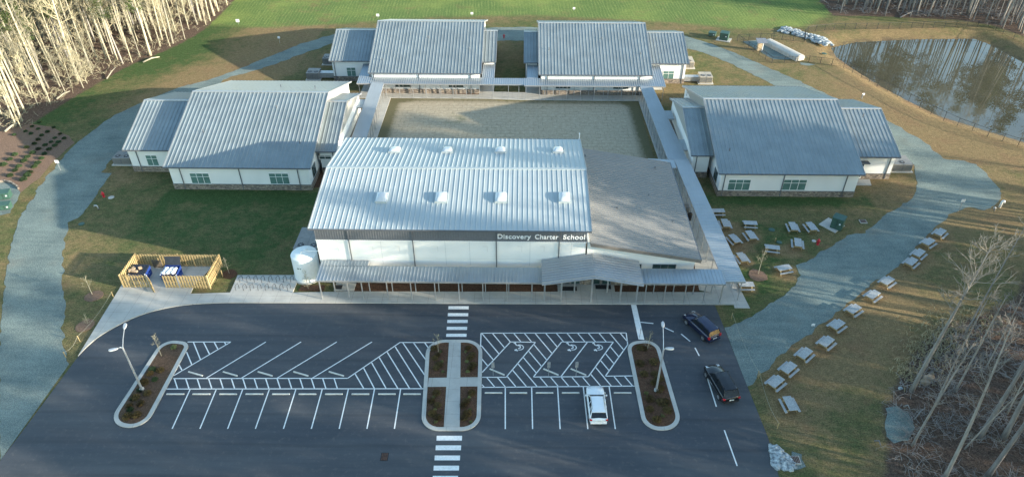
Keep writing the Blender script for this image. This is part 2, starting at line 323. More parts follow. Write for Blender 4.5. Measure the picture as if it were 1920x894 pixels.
# ------------------------------------------------------------------ ground
PX_POND = [(1555, 90), (1600, 79), (1700, 74), (1825, 72), (1860, 84), (1919, 117), (2010, 165), (2060, 230), (2020, 290), (1960, 285), (1919, 268), (1850, 247), (1760, 219), (1700, 190), (1650, 163), (1600, 132), (1566, 108)]
POND = [G(x, y, -1.0) for x, y in PX_POND]
def sdist(P, X, Y):
    """signed distance to polygon, negative inside (numpy)"""
    d = np.full(X.shape, 1e9); ins = np.zeros(X.shape, bool); n = len(P)
    for i in range(n):
        ax, ay, bx, by = P[i][0], P[i][1], P[(i+1) % n][0], P[(i+1) % n][1]
        ex, ey = bx-ax, by-ay; t = np.clip(((X-ax)*ex+(Y-ay)*ey)/(ex*ex+ey*ey+1e-9), 0, 1)
        d = np.minimum(d, np.hypot(X-ax-t*ex, Y-ay-t*ey))
        c = ((ay > Y) != (by > Y)); xx = (bx-ax)*(Y-ay)/((by-ay) if by != ay else 1e-9)+ax; ins ^= c & (X < xx)
    return np.where(ins, -d, d)
def sm(x, a, b): t = np.clip((x-a)/(b-a), 0, 1); return t*t*(3-2*t)
WOODS_L = GL([(0, 246), (45, 243), (75, 222), (150, 176), (235, 127), (330, 87), (378, 60), (420, 22), (440, 0)])+[Vector((-62, 215, 0)), Vector((-260, 260, 0)), Vector((-260, 100, 0)), Vector((-100, 100, 0))]
WOODS_F = GL([(1535, 0), (1562, 30), (1640, 31), (1800, 38), (1860, 48), (1919, 68)])+[Vector((190, 150, 0)), Vector((300, 120, 0)), Vector((300, 300, 0)), Vector((70, 300, 0))]
WOODS_R = GL([(1652, 930), (1663, 850), (1658, 765), (1685, 712), (1722, 655), (1765, 612), (1840, 590), (1905, 560)])+[Vector((64, 70, 0)), Vector((150, 84, 0)), Vector((150, -40, 0)), Vector((36, -40, 0))]
FIELD = GL([(425, 10), (405, 42), (500, 47), (640, 40), (800, 28), (1000, 24), (1240, 36), (1400, 50), (1500, 45), (1560, 14)])+[Vector((80, 260, 0)), Vector((60, 330, 0)), Vector((-60, 330, 0))]
BARE_R = GL([(1420, 710), (1460, 760), (1500, 800), (1560, 720), (1640, 600), (1700, 500), (1790, 420), (1880, 400), (1760, 405), (1650, 500), (1560, 600)])
rx = np.unique(np.concatenate([np.arange(-400, -150, 25.), np.arange(-150, 175, .95), np.arange(175, 420, 25.)]))
ry = np.unique(np.concatenate([np.arange(-60, 20, 10.), np.arange(20, 205, .95), np.arange(205, 280, 8.), np.arange(280, 700, 35.)]))
X, Y = np.meshgrid(rx, ry); dp = sdist(POND, X, Y)
Z = -1.0*(1-sm(dp, -.5, 4.5))-1.2*(1-sm(dp, -6, 0)); Z = np.where(dp > 4.5, 0, Z-.0)
Z = Z + np.where(dp > 6, 0, 0)
dl, df, dr, dfi, dba = (sdist(P, X, Y) for P in (WOODS_L, WOODS_F, WOODS_R, FIELD, BARE_R))
green = .66+0*X
green -= .14*sm(X, 30, 60)*sm(Y, 30, 60)+.08*sm(X, 20, 45)*(1-sm(Y, 80, 100)); green += .2*(1-sm(np.hypot(X-30, (Y-73)*1.), 6, 14))
green += .28*(1-sm(np.hypot((X+40)/1.5, Y-79), 6, 14)); green -= .4*(1-sm(np.hypot(X-72, (Y-113)/1.2), 10, 26)); green += .5*(1-sm(np.abs(Y-86.0), .5, 2.2))*(np.abs(X+1) < 52)
green -= .12; green -= .3*(1-sm(dba, 0, 3)); green -= .1*(1-sm(dp, 2, 9)); green += .35*(1-sm(dl, 0, 14)); green += .3*sm(dp, 8, 12)*(1-sm(df, 0, 16))
green -= .5*(1-sm(np.abs(dl-22), 2, 14))*(X < -45)*(Y > 110)
for px_, py_, r_ in [(1763, 440, 1), (1741, 458, 1), (1723, 479, 1), (1709, 495, 1), (1664, 531, 1), (1637, 557, 1), (1601, 584, 1), (1570, 613, 1), (1550, 645, 1), (1509, 667, 1), (1479, 694, 1), (1455, 720, 1), (1481, 760, 1), (1375, 436, 1.6), (1385, 462, 1.5), (1360, 425, 1.2), (1411, 446, 1), (1395, 492, 1), (1471, 512, 1), (1448, 470, .8), (1480, 470, 1.2), (1400, 540, 1), (1560, 600, .8), (1530, 630, 1)]:
    q_ = G(px_, py_); green -= .75*(1-sm(np.hypot(X-q_.x, Y-q_.y), .5, 1.9*r_))
litter = 1-sm(np.minimum(np.minimum(dl, df), dr), -1.5, 1.5); litter = np.maximum(litter, .42*(1-sm(dp, .3, 3.)))
field = 1-sm(dfi, -1, 5)
gm = MB(); nx, ny = len(rx), len(ry)
me = bpy.data.meshes.new('ground'); V = np.stack([X, Y, Z], -1).reshape(-1, 3)
idx = np.arange(nx*ny).reshape(ny, nx); F = np.stack([idx[:-1, :-1], idx[:-1, 1:], idx[1:, 1:], idx[1:, :-1]], -1).reshape(-1, 4)
me.from_pydata(V.tolist(), [], F.tolist()); me.update(); me.materials.append(M['ground'])
ca = me.color_attributes.new('zone', 'FLOAT_COLOR', 'POINT'); ca.data.foreach_set('color', np.stack([green, litter, field, 1+0*X], -1).reshape(-1).clip(-1, 2).astype(np.float32))
me.polygons.foreach_set('use_smooth', [True]*len(me.polygons))
o = bpy.data.objects.new('ground', me); C.objects.link(o); structure(o)
wv = MB().poly([Vector(p)+(Vector(p)-Vector((95, 120, -1))).normalized()*1.2 for p in POND], -1.0).build('pond_water', 'water'); structure(wv)
# gravel drive round the school
inner = [(-61.2, 97), (-61.2, 112), (-59, 120.)]
left_path = GL([(0, 862), (0, 700), (0, 610), (6, 560), (16, 480), (40, 405), (75, 350), (130, 280), (200, 225), (262, 193), (335, 165), (400, 148), (470, 121), (560, 84), (640, 61)])+[Vector((-22, 154.5, 0)), Vector((0, 156.3, 0)), Vector((24, 154, 0))] + GL([(1274, 64.6), (1325, 80), (1382, 101), (1436, 125.5), (1489, 148), (1550, 177), (1600, 197), (1652, 220), (1694, 243), (1732, 266), (1770, 298), (1808, 302), (1831, 308), (1862, 338), (1877, 362), (1867, 386), (1845, 394), (1817, 389), (1799, 395), (1781, 404), (1756, 425), (1709, 475), (1684, 500), (1638, 529), (1602, 561), (1563, 590), (1530, 616), (1476, 657), (1439, 691), (1401, 724)])
ring_in = GL([(1357, 613), (1379, 610), (1398, 600), (1453, 565), (1488, 536), (1504, 518), (1495, 501), (1509, 490), (1541, 472), (1591, 443), (1623, 436), (1652, 411), (1688, 389), (1715, 366), (1720, 346), (1715, 321), (1709, 305)])+[Vector((58.6, 100, 0)), Vector((58, 112, 0))]+GL([(1447, 158), (1413, 141), (1367, 118), (1337, 106), (1303, 95)])+[Vector((26, 149, 0)), Vector((0, 148, 0)), Vector((-24, 147.5, 0))]+GL([(640, 76), (600, 90), (500, 126), (420, 149)])+[Vector((-58.5, 117, 0)), Vector((-62.5, 108, 0)), Vector((-62.5, 98, 0))]+GL([(209, 300), (200, 308), (192, 323), (206, 326), (198, 341), (186, 359), (170, 380), (147, 409), (132, 416), (123, 437), (116, 480), (121, 600), (116, 640), (130, 682)])
structure(MB().poly(jag(left_path, .6, .26, 2, False)+[left_path[-1]]+jag(ring_in, .6, .26, 3, False)+[ring_in[-1]], .02).build('gravel_path', 'gravel'))
# asphalt
curve = spline([(147, 668), (172, 643), (205, 620), (262, 592), (330, 575), (400, 569), (480, 568.3)], 4)
asp = GL(curve)+GL([(600, 568.5), (900, 570), (1340, 572), (1357, 613), (1401, 724), (1440, 820), (1462, 900)])+[Vector((24.5, 10, 0)), Vector((-90, 10, 0))]+GL([(-60, 945), (0, 864), (60, 785)])
structure(MB().poly(asp, .035).build('parking_lot', 'asphalt'))
# concrete (raised kerb height)
KZ = .14
cc = [G(x, y) for x, y in curve]+GL([(600, 568.5), (900, 570), (1200, 571), (1386, 571.5)])+[G(1383, 550)]
structure(MB().poly(cc+GL([(1372, 549), (1000, 548), (662, 547.5), (549, 549.5), (556, 533), (560, 517), (446, 517), (432, 549.5), (357, 552), (366, 533), (400, 500), (250, 500), (226, 540)]), -.1, KZ).build('front_pavement', 'concrete'))
structure(MB().poly([Vector((-22.9, 65.15, 0)), Vector((-20.4, 65.15, 0)), Vector((-20.4, 66.75, 0)), Vector((-22.9, 66.75, 0))], -.1, KZ-.004).build('door_pavement', 'concrete'))
structure(MB().poly([Vector((4.6, 65.3, 0)), Vector((11.6, 65.3, 0)), Vector((11.6, 66.75, 0)), Vector((4.6, 66.75, 0))], -.1, KZ-.004).build('entrance_pavement', 'concrete'))
ew = [(22.0, 66), (25.6, 65), (25.6, 62.8), (27.4, 62.8), (26.2, 76), (25.2, 95), (24.2, 119), (24.2, 123.5), (26.4, 123.5), (26.4, 125.2), (23.4, 125.2), (23.0, 122.6), (3.4, 122.4), (3.4, 125.5), (.6, 125.5), (.6, 121.9), (-5.3, 122.1), (-5.3, 125.5), (-8.0, 125.5), (-8.0, 120.8), (-23.5, 121.4), (-27.6, 121.6), (-27.6, 126), (-30.2, 126), (-30.2, 119), (-27.4, 119), (-27.2, 112), (-29.4, 112), (-29.4, 110), (-27.2, 110), (-26.8, 89), (-24.1, 89), (-24.2, 119.2), (-8, 119.2), (0, 118.7), (21.3, 118.6), (21.9, 92), (20.8, 92), (20.8, 90), (22.3, 90), (22.9, 78)]
structure(MB().poly([Vector((a, b, 0)) for a, b in ew], -.1, .075).build('courtyard_pavement', 'concrete'))
# mulch beds
for k, (pts, mk) in enumerate([([(-27.3, 65.1), (-24.2, 65.1), (-24.2, 66.2), (-27.1, 66.2)], 'mulch'), ([(-20.4, 65.12), (4.6, 65.2), (4.6, 66.8), (-20.4, 66.8)], 'mulch'), ([(11.6, 65.2), (22.0, 65.4), (22.4, 72), (22.0, 89), (20.9, 89), (20.9, 66.8), (11.6, 66.8)], 'mulch'),
        ([(-25.5, 119.9), (-8.1, 120.0), (-8.1, 121.3), (-25.5, 121.3)], 'mulch'), ([(3.3, 119.9), (21.6, 119.9), (21.6, 121.3), (3.3, 121.3)], 'mulch'), ([(-31.2, 88.5), (-28.3, 88.9), (-28.0, 97), (-28.0, 112), (-28.8, 112), (-31.2, 95)], 'mulch'), ([(24.8, 108), (26.3, 108), (26.3, 114), (24.5, 114)], 'mulch')]):
    structure(MB().poly([Vector((a, b, 0)) for a, b in pts], -.05, .06).build('mulch_bed', mk))
bed = GL([(0, 232), (30, 240), (60, 232), (95, 238), (122, 250), (140, 268), (105, 300), (72, 335), (40, 360), (20, 372), (-30, 420), (-120, 400), (-100, 300)])
structure(MB().poly(jag(bed, 1.2, .2, 5), .02).build('planting_bed', 'mulchl'))
# courtyard
cp = [(-24.1, 88.5), (-24.2, 119.1), (-8, 119.1), (0, 118.6), (21.2, 118.5), (21.8, 92), (20.6, 91.8), (20.6, 88.5)]
gx, gy_ = np.meshgrid(np.linspace(-24.05, 21.9, 60), np.linspace(88.5, 119.1, 44)); dd = sdist(cp, gx, gy_)
me = bpy.data.meshes.new('courtyard_ground'); nn = gx.size; idx = np.arange(nn).reshape(gx.shape)
keep = [tuple(q) for q in np.stack([idx[:-1, :-1], idx[:-1, 1:], idx[1:, 1:], idx[1:, :-1]], -1).reshape(-1, 4).tolist() if all(dd.flat[i] < .25 for i in q)]
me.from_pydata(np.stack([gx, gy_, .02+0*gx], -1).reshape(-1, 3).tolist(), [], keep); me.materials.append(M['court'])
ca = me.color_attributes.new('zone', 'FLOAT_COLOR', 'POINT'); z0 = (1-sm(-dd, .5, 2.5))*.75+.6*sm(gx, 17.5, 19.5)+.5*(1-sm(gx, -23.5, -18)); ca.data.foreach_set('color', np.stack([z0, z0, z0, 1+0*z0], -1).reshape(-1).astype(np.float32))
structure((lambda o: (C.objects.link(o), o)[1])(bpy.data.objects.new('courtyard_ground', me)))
def gpatch(px, mk='gravel', z=.03, name='gravel_patch', amp=.2, seed=3): structure(MB().poly(jag(GL(px), .6, amp, seed), z).build(name, mk))
gpatch([(1392, 78), (1450, 112), (1505, 112), (1512, 108), (1490, 100), (1448, 75), (1420, 76)], amp=.08)
gpatch([(0, 340), (20, 341), (34, 352), (38, 362), (22, 398), (0, 404), (-60, 410), (-50, 345)], seed=6)
gpatch([(1660, 765), (1680, 762), (1705, 775), (1718, 800), (1700, 822), (1675, 835), (1662, 820)], seed=8)
gpatch([(1484, 845), (1503, 850), (1512, 872), (1490, 882), (1480, 868)], seed=9)
gpatch([(1500, 118), (1515, 119), (1530, 122), (1518, 124), (1502, 122)], seed=4)
for k, (x, y, r) in enumerate([(176, 555, 1.05), (160, 610, 1.1), (430, 514, .95), (1420, 516, 1.2)]):
    p = G(x, y); structure(MB().poly(jag([(p.x+r*math.cos(a), p.y+r*math.sin(a), 0) for a in [i*math.pi/5 for i in range(10)]], .5, .12, k), 0, .05).build('mulch_ring', 'mulchl' if k != 2 else 'mulch'))

# ------------------------------------------------------------------ kerbed islands
def rounded(p, r, n=6):
    """round the corners of a ccw / cw quad of points"""
    out = []; k = len(p)
    for i in range(k):
        a, b, c = Vector(p[i-1]), Vector(p[i]), Vector(p[(i+1) % k]); rr = r[i] if isinstance(r, (list, tuple)) else r
        u, v = (a-b).normalized(), (c-b).normalized(); ang = u.angle(v); tl = rr/math.tan(ang/2); tl = min(tl, (a-b).length*.499, (c-b).length*.499); r2 = tl*math.tan(ang/2)
        o = b+(u+v).normalized()*(r2/math.sin(ang/2)); s, e = b+u*tl-o, b+v*tl-o; tot = s.angle(e); sg = 1 if s.cross(e).z > 0 else -1
        for j in range(n+1):
            an = sg*tot*j/n; out.append(o+Vector((s.x*math.cos(an)-s.y*math.sin(an), s.x*math.sin(an)+s.y*math.cos(an), 0)))
    return out
def inset(p, d):
    n = len(p); ar = sum(p[i].x*p[(i+1) % n].y-p[(i+1) % n].x*p[i].y for i in range(n)); sg = 1 if ar > 0 else -1; out = []
    for i in range(n):
        a, b, c = p[i-1], p[i], p[(i+1) % n]; t = (c-a).normalized(); out.append(b+Vector((-t.y, t.x, 0))*d*sg)
    return out
def island(px, radii, kw=.42):
    o = rounded([G(*p) for p in px], radii, 8); i = inset(o, kw); n = len(o); m = MB(); 
    for ring, z in ((o, -.05), (o, KZ), (i, KZ), (i, .0)): m.v += [(p.x, p.y, z) for p in ring]
    for k in range(3):
        for j in range(n): j2 = (j+1) % n; m.f.append((k*n+j, k*n+j2, (k+1)*n+j2, (k+1)*n+j))
    structure(m.build('kerb', 'kerb')); return o, i
IL = island([(306, 637), (358, 643), (270, 808), (202, 795)], [2.6, 1.1, 1.9, 2.0])
IR = island([(1174, 643), (1232, 636), (1282, 806), (1207, 808)], [1.4, 2.6, 2.0, 1.7])
IC = island([(800, 638), (905, 638), (901, 808), (789, 808)], [2.0, 2.0, 1.9, 1.9])
for nm, I in (('L', IL), ('R', IR)): structure(MB().poly(I[1], -.02, .12).build('island_mulch', 'mulch' if nm == 'R' else mulch_mat('island bark', (.07, .045, .03), (.16, .10, .07))))
structure(MB().poly(IC[1], -.02, .11).build('island_mulch', 'mulch'))
cw = MB()
a, b, c, d = (G(*p) for p in ((842, 642), (864, 642), (862, 806), (832, 806))); cw.poly([a, b, c, d], 0, KZ-.012)
a, b, c, d = (G(*p) for p in ((804, 709), (902, 708), (902, 725), (802, 726))); m2 = MB().poly([a, b, c, d], 0, KZ-.016)
structure(cw.build('island_walkway', 'concrete')); structure(m2.build('island_cross_walkway', 'concrete'))
def in_poly(P, x, y): return float(sdist([(p[0], p[1]) for p in P], np.array([x]), np.array([y]))[0])

# ------------------------------------------------------------------ painted markings
def stripe(m, p, q, wd, z=.039):
    p, q = Vector(p), Vector(q); d = (q-p).normalized(); n = Vector((-d.y, d.x, 0))*wd/2
    m.poly([p-n, q-n, q+n, p+n], z)
LW = .12
def L(m, x0, y0, x1, y1, wd=LW): stripe(m, G(x0, y0), G(x1, y1), wd)
m = MB()
def clip_seg(P, a, b):
    """parts of segment ab inside polygon P (px space)"""
    ts = [0, 1]; n = len(P)
    for i in range(n):
        p, q = P[i], P[(i+1) % n]; dx, dy = b[0]-a[0], b[1]-a[1]; ex, ey = q[0]-p[0], q[1]-p[1]; D = dx*ey-dy*ex
        if abs(D) < 1e-9: continue
        t = ((p[0]-a[0])*ey-(p[1]-a[1])*ex)/D; s = ((p[0]-a[0])*dy-(p[1]-a[1])*dx)/D
        if -1e-6 <= s <= 1+1e-6 and 0 < t < 1: ts.append(t)
    ts = sorted(ts); out = []
    for t0, t1 in zip(ts, ts[1:]):
        if t1-t0 < 1e-3: continue
        tm = (t0+t1)/2; x, y = a[0]+(b[0]-a[0])*tm, a[1]+(b[1]-a[1])*tm; ins = False
        for i in range(n):
            p, q = P[i], P[(i+1) % n]
            if (p[1] > y) != (q[1] > y) and x < (q[0]-p[0])*(y-p[1])/(q[1]-p[1])+p[0]: ins = not ins
        if ins: out.append(tuple((a[0]+(b[0]-a[0])*t, a[1]+(b[1]-a[1])*t) for t in (t0, t1)))
    return out
def hatch(m, P, x0s, y0, dx, dy):
    for x in x0s:
        for a, b in clip_seg(P, (x-dx, y0-dy), (x+dx, y0+dy)): L(m, *a, *b)
# left lot, front row
L(m, 312, 729, 797, 728.5)
for t, b in zip([357, 406, 455.5, 505.4, 555, 604.4, 653.3, 702.3, 751.2], [323, 375, 427, 479, 531.6, 583.9, 636.1, 688.1, 739.6]): L(m, t, 729, b, 803.5)
# left lot, angled row
L(m, 325, 709.5, 652, 709)
for x in (387, 453, 520, 586): L(m, x, 708.5, x+111.5, 641)
L(m, 326, 704, 433, 641); L(m, 352, 641, 433, 641)
for a in (((363, 642), (376, 674)), ((382, 642), (393, 664)), ((402, 642), (409, 655)), ((421, 642), (424, 646)), ((350, 660), (360, 684)), ((336, 684), (342, 695))): L(m, *a[0], *a[1])
for i in range(15): L(m, 327+21.4*i, 709.5, 333+21.4*i, 728)
L(m, 652, 709, 750, 642); L(m, 750, 642, 818, 642)
P = [(652, 709), (750, 642), (812, 642), (803, 655), (796, 728)]; P = [(652, 709), (750, 642), (806, 642), (798, 728), (640, 728)]
for a in (((666, 701), (682, 728)), ((682, 690), (702, 728)), ((697, 680), (724, 728)), ((711, 670), (746, 728)), ((726, 660), (768, 728)), ((741, 650), (790, 727)), ((755, 642), (797, 704)), ((775, 642), (801, 678)), ((796, 642), (806, 656))): L(m, *a[0], *a[1])
# right lot
L(m, 903.5, 726, 1190, 723.5)
for t, b in zip([947.4, 996.8, 1045.4, 1093.6, 1142.1], [947.4, 998.6, 1050.2, 1102.2, 1153.7]): L(m, t, 725, b, 804)
for a in (((902, 624.5), (1174, 624)), ((902, 624.5), (901, 650)), ((1174, 624), (1177, 647)), ((904, 707), (949, 707)), ((949, 707), (1004, 641.5)), ((957, 641), (1004, 641.5)), ((957, 641), (904, 698)),
          ((1000, 706.5), (1053, 641)), ((1053, 641), (1150, 641)), ((1150, 641), (1103, 706)), ((1103, 706), (1000, 706.5)), ((1101, 642), (1052, 705.5)), ((1135, 705), (1177, 646)), ((1135, 705), (1187, 704.5))): L(m, *a[0], *a[1])
zA = [(902, 624.5), (1174, 624), (1177, 646), (1135, 705), (1187, 704.5), (1190, 723.5), (904, 726), (904, 707), (949, 707), (1004, 641.5), (957, 641), (904, 698), (901, 650)]
full = [(902, 624.5), (1174, 624), (1177, 646), (1135, 705), (1187, 704.5), (1190, 723.5), (904, 726), (904, 707), (949, 707), (1004, 641.5), (957, 641), (903, 698)]
zone = [(902, 624.5), (1174, 624), (1177, 646), (1135, 705), (1187, 704.5), (1190, 723.5), (904, 726), (904, 707), (949, 707), (1004, 641.5), (1053, 641), (1000, 706.5), (1103, 706), (1150, 641), (957, 641), (903, 698)]
bay1 = [(904, 698), (957, 641), (1004, 641.5), (949, 707), (904, 707)]; bay2 = [(1000, 706.5), (1053, 641), (1150, 641), (1103, 706)]; tri = [(1135, 705), (1177, 646), (1187, 704.5)]
def hatch_out(x, y, dx, dy):
    outer = [(902, 624.5), (1174, 624), (1190, 723.5), (904, 726)]
    segs = clip_seg(outer, (x-dx*3, y-dy*3), (x+dx*6, y+dy*6))
    for a, b in segs:
        cur = [(0., 1.)]
        for hole in (bay1, bay2, tri):
            for ha, hb in clip_seg(hole, a, b):
                ln = math.hypot(b[0]-a[0], b[1]-a[1]); t0, t1 = math.hypot(ha[0]-a[0], ha[1]-a[1])/ln, math.hypot(hb[0]-a[0], hb[1]-a[1])/ln; nc = []
                for c0, c1 in cur:
                    if t1 <= c0 or t0 >= c1: nc.append((c0, c1)); continue
                    if t0 > c0: nc.append((c0, t0))
                    if t1 < c1: nc.append((t1, c1))
                cur = nc
        for c0, c1 in cur:
            if (c1-c0)*math.hypot(b[0]-a[0], b[1]-a[1]) > 3: L(m, a[0]+(b[0]-a[0])*c0, a[1]+(b[1]-a[1])*c0, a[0]+(b[0]-a[0])*c1, a[1]+(b[1]-a[1])*c1)
for i in range(-4, 14): hatch_out(903+20*i, 624.5, 20, 23.8)
structure(m.build('parking_lines', 'paint'))
cwm = MB()
for y in (577, 590, 602.5, 615.5, 628.5):
    xx = 841-(y-577)*.08; cwm.poly(GL([(xx, y-2.9), (xx+38, y-2.9), (xx+37.8, y+2.9), (xx-.4, y+2.9)]), .039)
structure(cwm.build('crosswalk', 'paint')); cwm = MB()
for y in (821, 839, 858, 877, 896): xx = 819-(y-821)*.1; cwm.poly(GL([(xx, y-4.4), (xx+47.5, y-4.4), (xx+47, y+4.6), (xx-.6, y+4.6)]), .039)
structure(cwm.build('crosswalk', 'paint'))
sl_ = MB().poly(GL([(1183, 571.5), (1193, 571.5), (1208, 637), (1197, 636)]), .039); structure(sl_.build('stop_line', 'paint'))
dm = MB()
for a in ((1201, 604, 1225, 606.5), (1246, 614, 1263, 622), (1277, 626, 1294, 640), (1303, 652, 1311, 667), (1326, 708, 1343, 762), (1358, 806, 1382, 873)): L(dm, *a, .13)
structure(dm.build('lane_dashes', 'paint'))
for x, y in ((973, 650), (1072, 650), (1121, 650)):
    w_ = MB(); c = G(x, y); s = .42; rot = R(-8)
    def Q(u, v): return c+Vector((u*math.cos(rot)-v*math.sin(rot), u*math.sin(rot)+v*math.cos(rot), 0))*s*1.25
    arc = [Q(.3*0+.15+.85*math.cos(R(t)), -.15+.75*math.sin(R(t))) for t in range(-100, 121, 22)]
    for p, q in zip(arc, arc[1:]): stripe(w_, p, q, .11, .0395)
    for p, q in zip([Q(-.95, .9), Q(-.6, .35), Q(.2, .3), Q(.35, -.3)], [Q(-.6, .35), Q(.2, .3), Q(.35, -.3), Q(-.1, -.5)]): stripe(w_, p, q, .13, .0398)
    stripe(w_, Q(-.75, -1.2), Q(-.3, -.9), .2, .0402); stripe(w_, Q(-.55, -.8), Q(-.1, -1.3), .16, .0406); stripe(w_, Q(-1.25, .8), Q(-.8, 1.05), .14, .0410)
    structure(w_.build('wheelchair_symbol', 'paint'))

# ------------------------------------------------------------------ roofs and buildings
def slab(m, e0, e1, r1, r0, th=.12):
    e0, e1, r1, r0 = (Vector(p) for p in (e0, e1, r1, r0)); n = (e1-e0).cross(r0-e0).normalized()
    if n.z < 0: n = -n
    m.hexa([e0-n*th, e1-n*th, r1-n*th, r0-n*th], [e0, e1, r1, r0])
def ribs(m, e0, e1, r1, r0, sp=.61, wb=.15, wt=.06, h=.065):
    e0, e1, r1, r0 = (Vector(p) for p in (e0, e1, r1, r0)); n = (e1-e0).cross(r0-e0).normalized()
    if n.z < 0: n = -n
    k = max(1, round((e1-e0).length/sp)); d = (e1-e0).normalized()
    for i in range(k+1):
        t = i/k; p, q = e0.lerp(e1, t), r0.lerp(r1, t); o = d*(wb/2 if i == 0 else (-wb/2 if i == k else 0)); p = p+o; q = q+o; b = -n*.01
        m.hexa([p-d*wb/2+b, q-d*wb/2+b, q+d*wb/2+b, p+d*wb/2+b], [p-d*wt/2+n*h, q-d*wt/2+n*h, q+d*wt/2+n*h, p+d*wt/2+n*h])
def window(par, x0, x1, z0, z1, y, nx=3, split=.32, dark=0, frame='trim'):
    """window in a wall facing -Y"""
    f = MB(); t = .07; yy = y-.05
    f.box(x0-t, x1+t, yy, y+.02, z1, z1+t).box(x0-t, x1+t, yy-.03, y+.02, z0-t, z0).box(x0-t, x0, yy, y+.02, z0, z1).box(x1, x1+t, yy, y+.02, z0, z1)
    zs = z1-(z1-z0)*split
    for i in range(1, nx): xx = x0+(x1-x0)*i/nx; f.box(xx-.03, xx+.03, yy+.005, y+.02, z0, z1)
    if split: f.box(x0, x1, yy+.008, y+.02, zs-.03, zs+.03)
    fo = f.build('window', frame, par)
    MB().box(x0, x1, y-.025, y+.01, z0, z1).build('pane', 'glass' if dark else 'blind', fo); return fo
def side_window(par, y0, y1, z0, z1, x, nrm, ny=2):
    f = MB(); t = .07; a, b = sorted((x+nrm*.05, x-nrm*.02))
    f.box(a, b, y0-t, y1+t, z1, z1+t).box(a, b, y0-t, y1+t, z0-t, z0).box(a, b, y0-t, y0, z0, z1).box(a, b, y1, y1+t, z0, z1)
    for i in range(1, ny): yy = y0+(y1-y0)*i/ny; f.box(a+.004, b-.004, yy-.03, yy+.03, z0, z1)
    f.box(a+.006, b-.006, y0, y1, z0+(z1-z0)*.6, z0+(z1-z0)*.6+.06)
    fo = f.build('window', 'trimd', par); a, b = sorted((x+nrm*.025, x-nrm*.01)); MB().box(a, b, y0, y1, z0, z1).build('pane', 'glass', fo)
def spout(par, x, y, ze, jog=.35, mk='trimd'):
    MB().beam((x, y-jog-.02, ze-.05), (x, y-.06, ze-.4), .12, .09).box(x-.06, x+.06, y-.12, y-.03, .05, ze-.4).build('downspout', mk, par)
def gable_block(root, x0, x1, yr, half, ze, zr, ovx=.5, ovy=.45, rk='gal', side_sid=('gsiding', 'gsiding'), joints=True, ribsp=.61, stone=True):
    """walls + roof of one gabled volume with its ridge along X"""
    yf, yb = yr-half+ovy, yr+half-ovy; sl = (zr-ze)/half; zt = lambda y: zr-abs(y-yr)*sl-.14
    w = MB(); prof = [(yf, -.2), (yf, zt(yf)), (yr, zt(yr)), (yb, zt(yb)), (yb, -.2)]
    w.v = [(x, y, z) for x in (x0+ovx, x1-ovx) for y, z in prof]; w.f = [(0, 1, 2, 3, 4), (9, 8, 7, 6, 5)]+[(i, 5+i, 5+(i+1) % 5, (i+1) % 5) for i in range(5)]
    w.build('wall', 'white', root)
    if stone:
        s = MB().box(x0+ovx-.05, x1-ovx+.05, yf-.06, yb+.06, -.15, .92); s.build('stone_base', 'stone', root); MB().box(x0+ovx-.08, x1-ovx+.08, yf-.09, yb+.09, .92, .98).build('stone_cap', 'trimd', root)
    for s_, xw in ((-1, x0+ovx), (1, x1-ovx)):
        g = MB(); a, b = sorted((xw, xw+s_*.04)); zb = zt(yf)-.05; dy = .0
        pr = [(yf+dy, zb), (yr, zt(yr)-.01), (yb-dy, zb)]; g.v = [(x, y, z) for x in (a, b) for y, z in pr]; g.f = [(0, 1, 2), (5, 4, 3), (0, 3, 4, 1), (1, 4, 5, 2), (2, 5, 3, 0)]
        g.build('gable_siding', side_sid[0 if s_ < 0 else 1], root)
    r = MB(); ef0, ef1, rr1, rr0 = (x0, yr-half, ze), (x1, yr-half, ze), (x1, yr, zr), (x0, yr, zr); eb0, eb1 = (x0, yr+half, ze), (x1, yr+half, ze)
    slab(r, ef0, ef1, rr1, rr0); slab(r, eb1, eb0, (x0, yr+.001, zr), (x1, yr+.001, zr)); rw_ = (.15, .06, .065) if rk == 'gal' else (.10, .05, .05)
    ribs(r, ef0, ef1, rr1, rr0, ribsp, *rw_); ribs(r, eb1, eb0, rr0, rr1, ribsp, *rw_)
    ro = r.build('roof', rk, root)
    cap = MB(); cap.hexa([(x0-.01, yr-.22, zr-.04), (x1+.01, yr-.22, zr-.04), (x1+.01, yr+.22, zr-.04), (x0-.01, yr+.22, zr-.04)], [(x0-.01, yr-.2, zr+.06), (x1+.01, yr-.2, zr+.06), (x1+.01, yr+.2, zr+.06), (x0-.01, yr+.2, zr+.06)]); cap.build('ridge_cap', rk if rk != 'gal' else 'galt', ro)
    for xx, s_ in ((x0, -1), (x1, 1)):
        a, b = sorted((xx, xx+s_*.05))
        tr = MB(); pr = [(yr-half, ze-.2), (yr, zr-.2), (yr+half, ze-.2), (yr+half, ze+.09), (yr, zr+.09), (yr-half, ze+.09)]
        tr.v = [(x, y, z) for x in (a, b) for y, z in pr]; tr.f = [(0, 1, 4, 5), (1, 2, 3, 4), (11, 10, 7, 6), (10, 9, 8, 7)]+[(i, 6+i, 6+(i+1) % 6, (i+1) % 6) for i in range(6)]
        tr.build('rake_trim', 'galt', ro)
    MB().box(x0-.02, x1+.02, yr-half-.13, yr-half+.0, ze-.16, ze+.01).build('gutter', 'trimd', ro); MB().box(x0-.02, x1+.02, yr+half, yr+half+.13, ze-.16, ze+.01).build('gutter', 'trimd', ro)
    return yf, ze
def vents(root, pts):
    for x, y, z in pts: MB().tube([(x, y, z-.1), (x, y, z+.42)], .06, 8).tube([(x, y, z+.40), (x, y, z+.47)], .1, 8).build('roof_vent', 'trimd', root)
def rz_(yr, half, ze, zr, y): return zr-(zr-ze)*abs(y-yr)/half

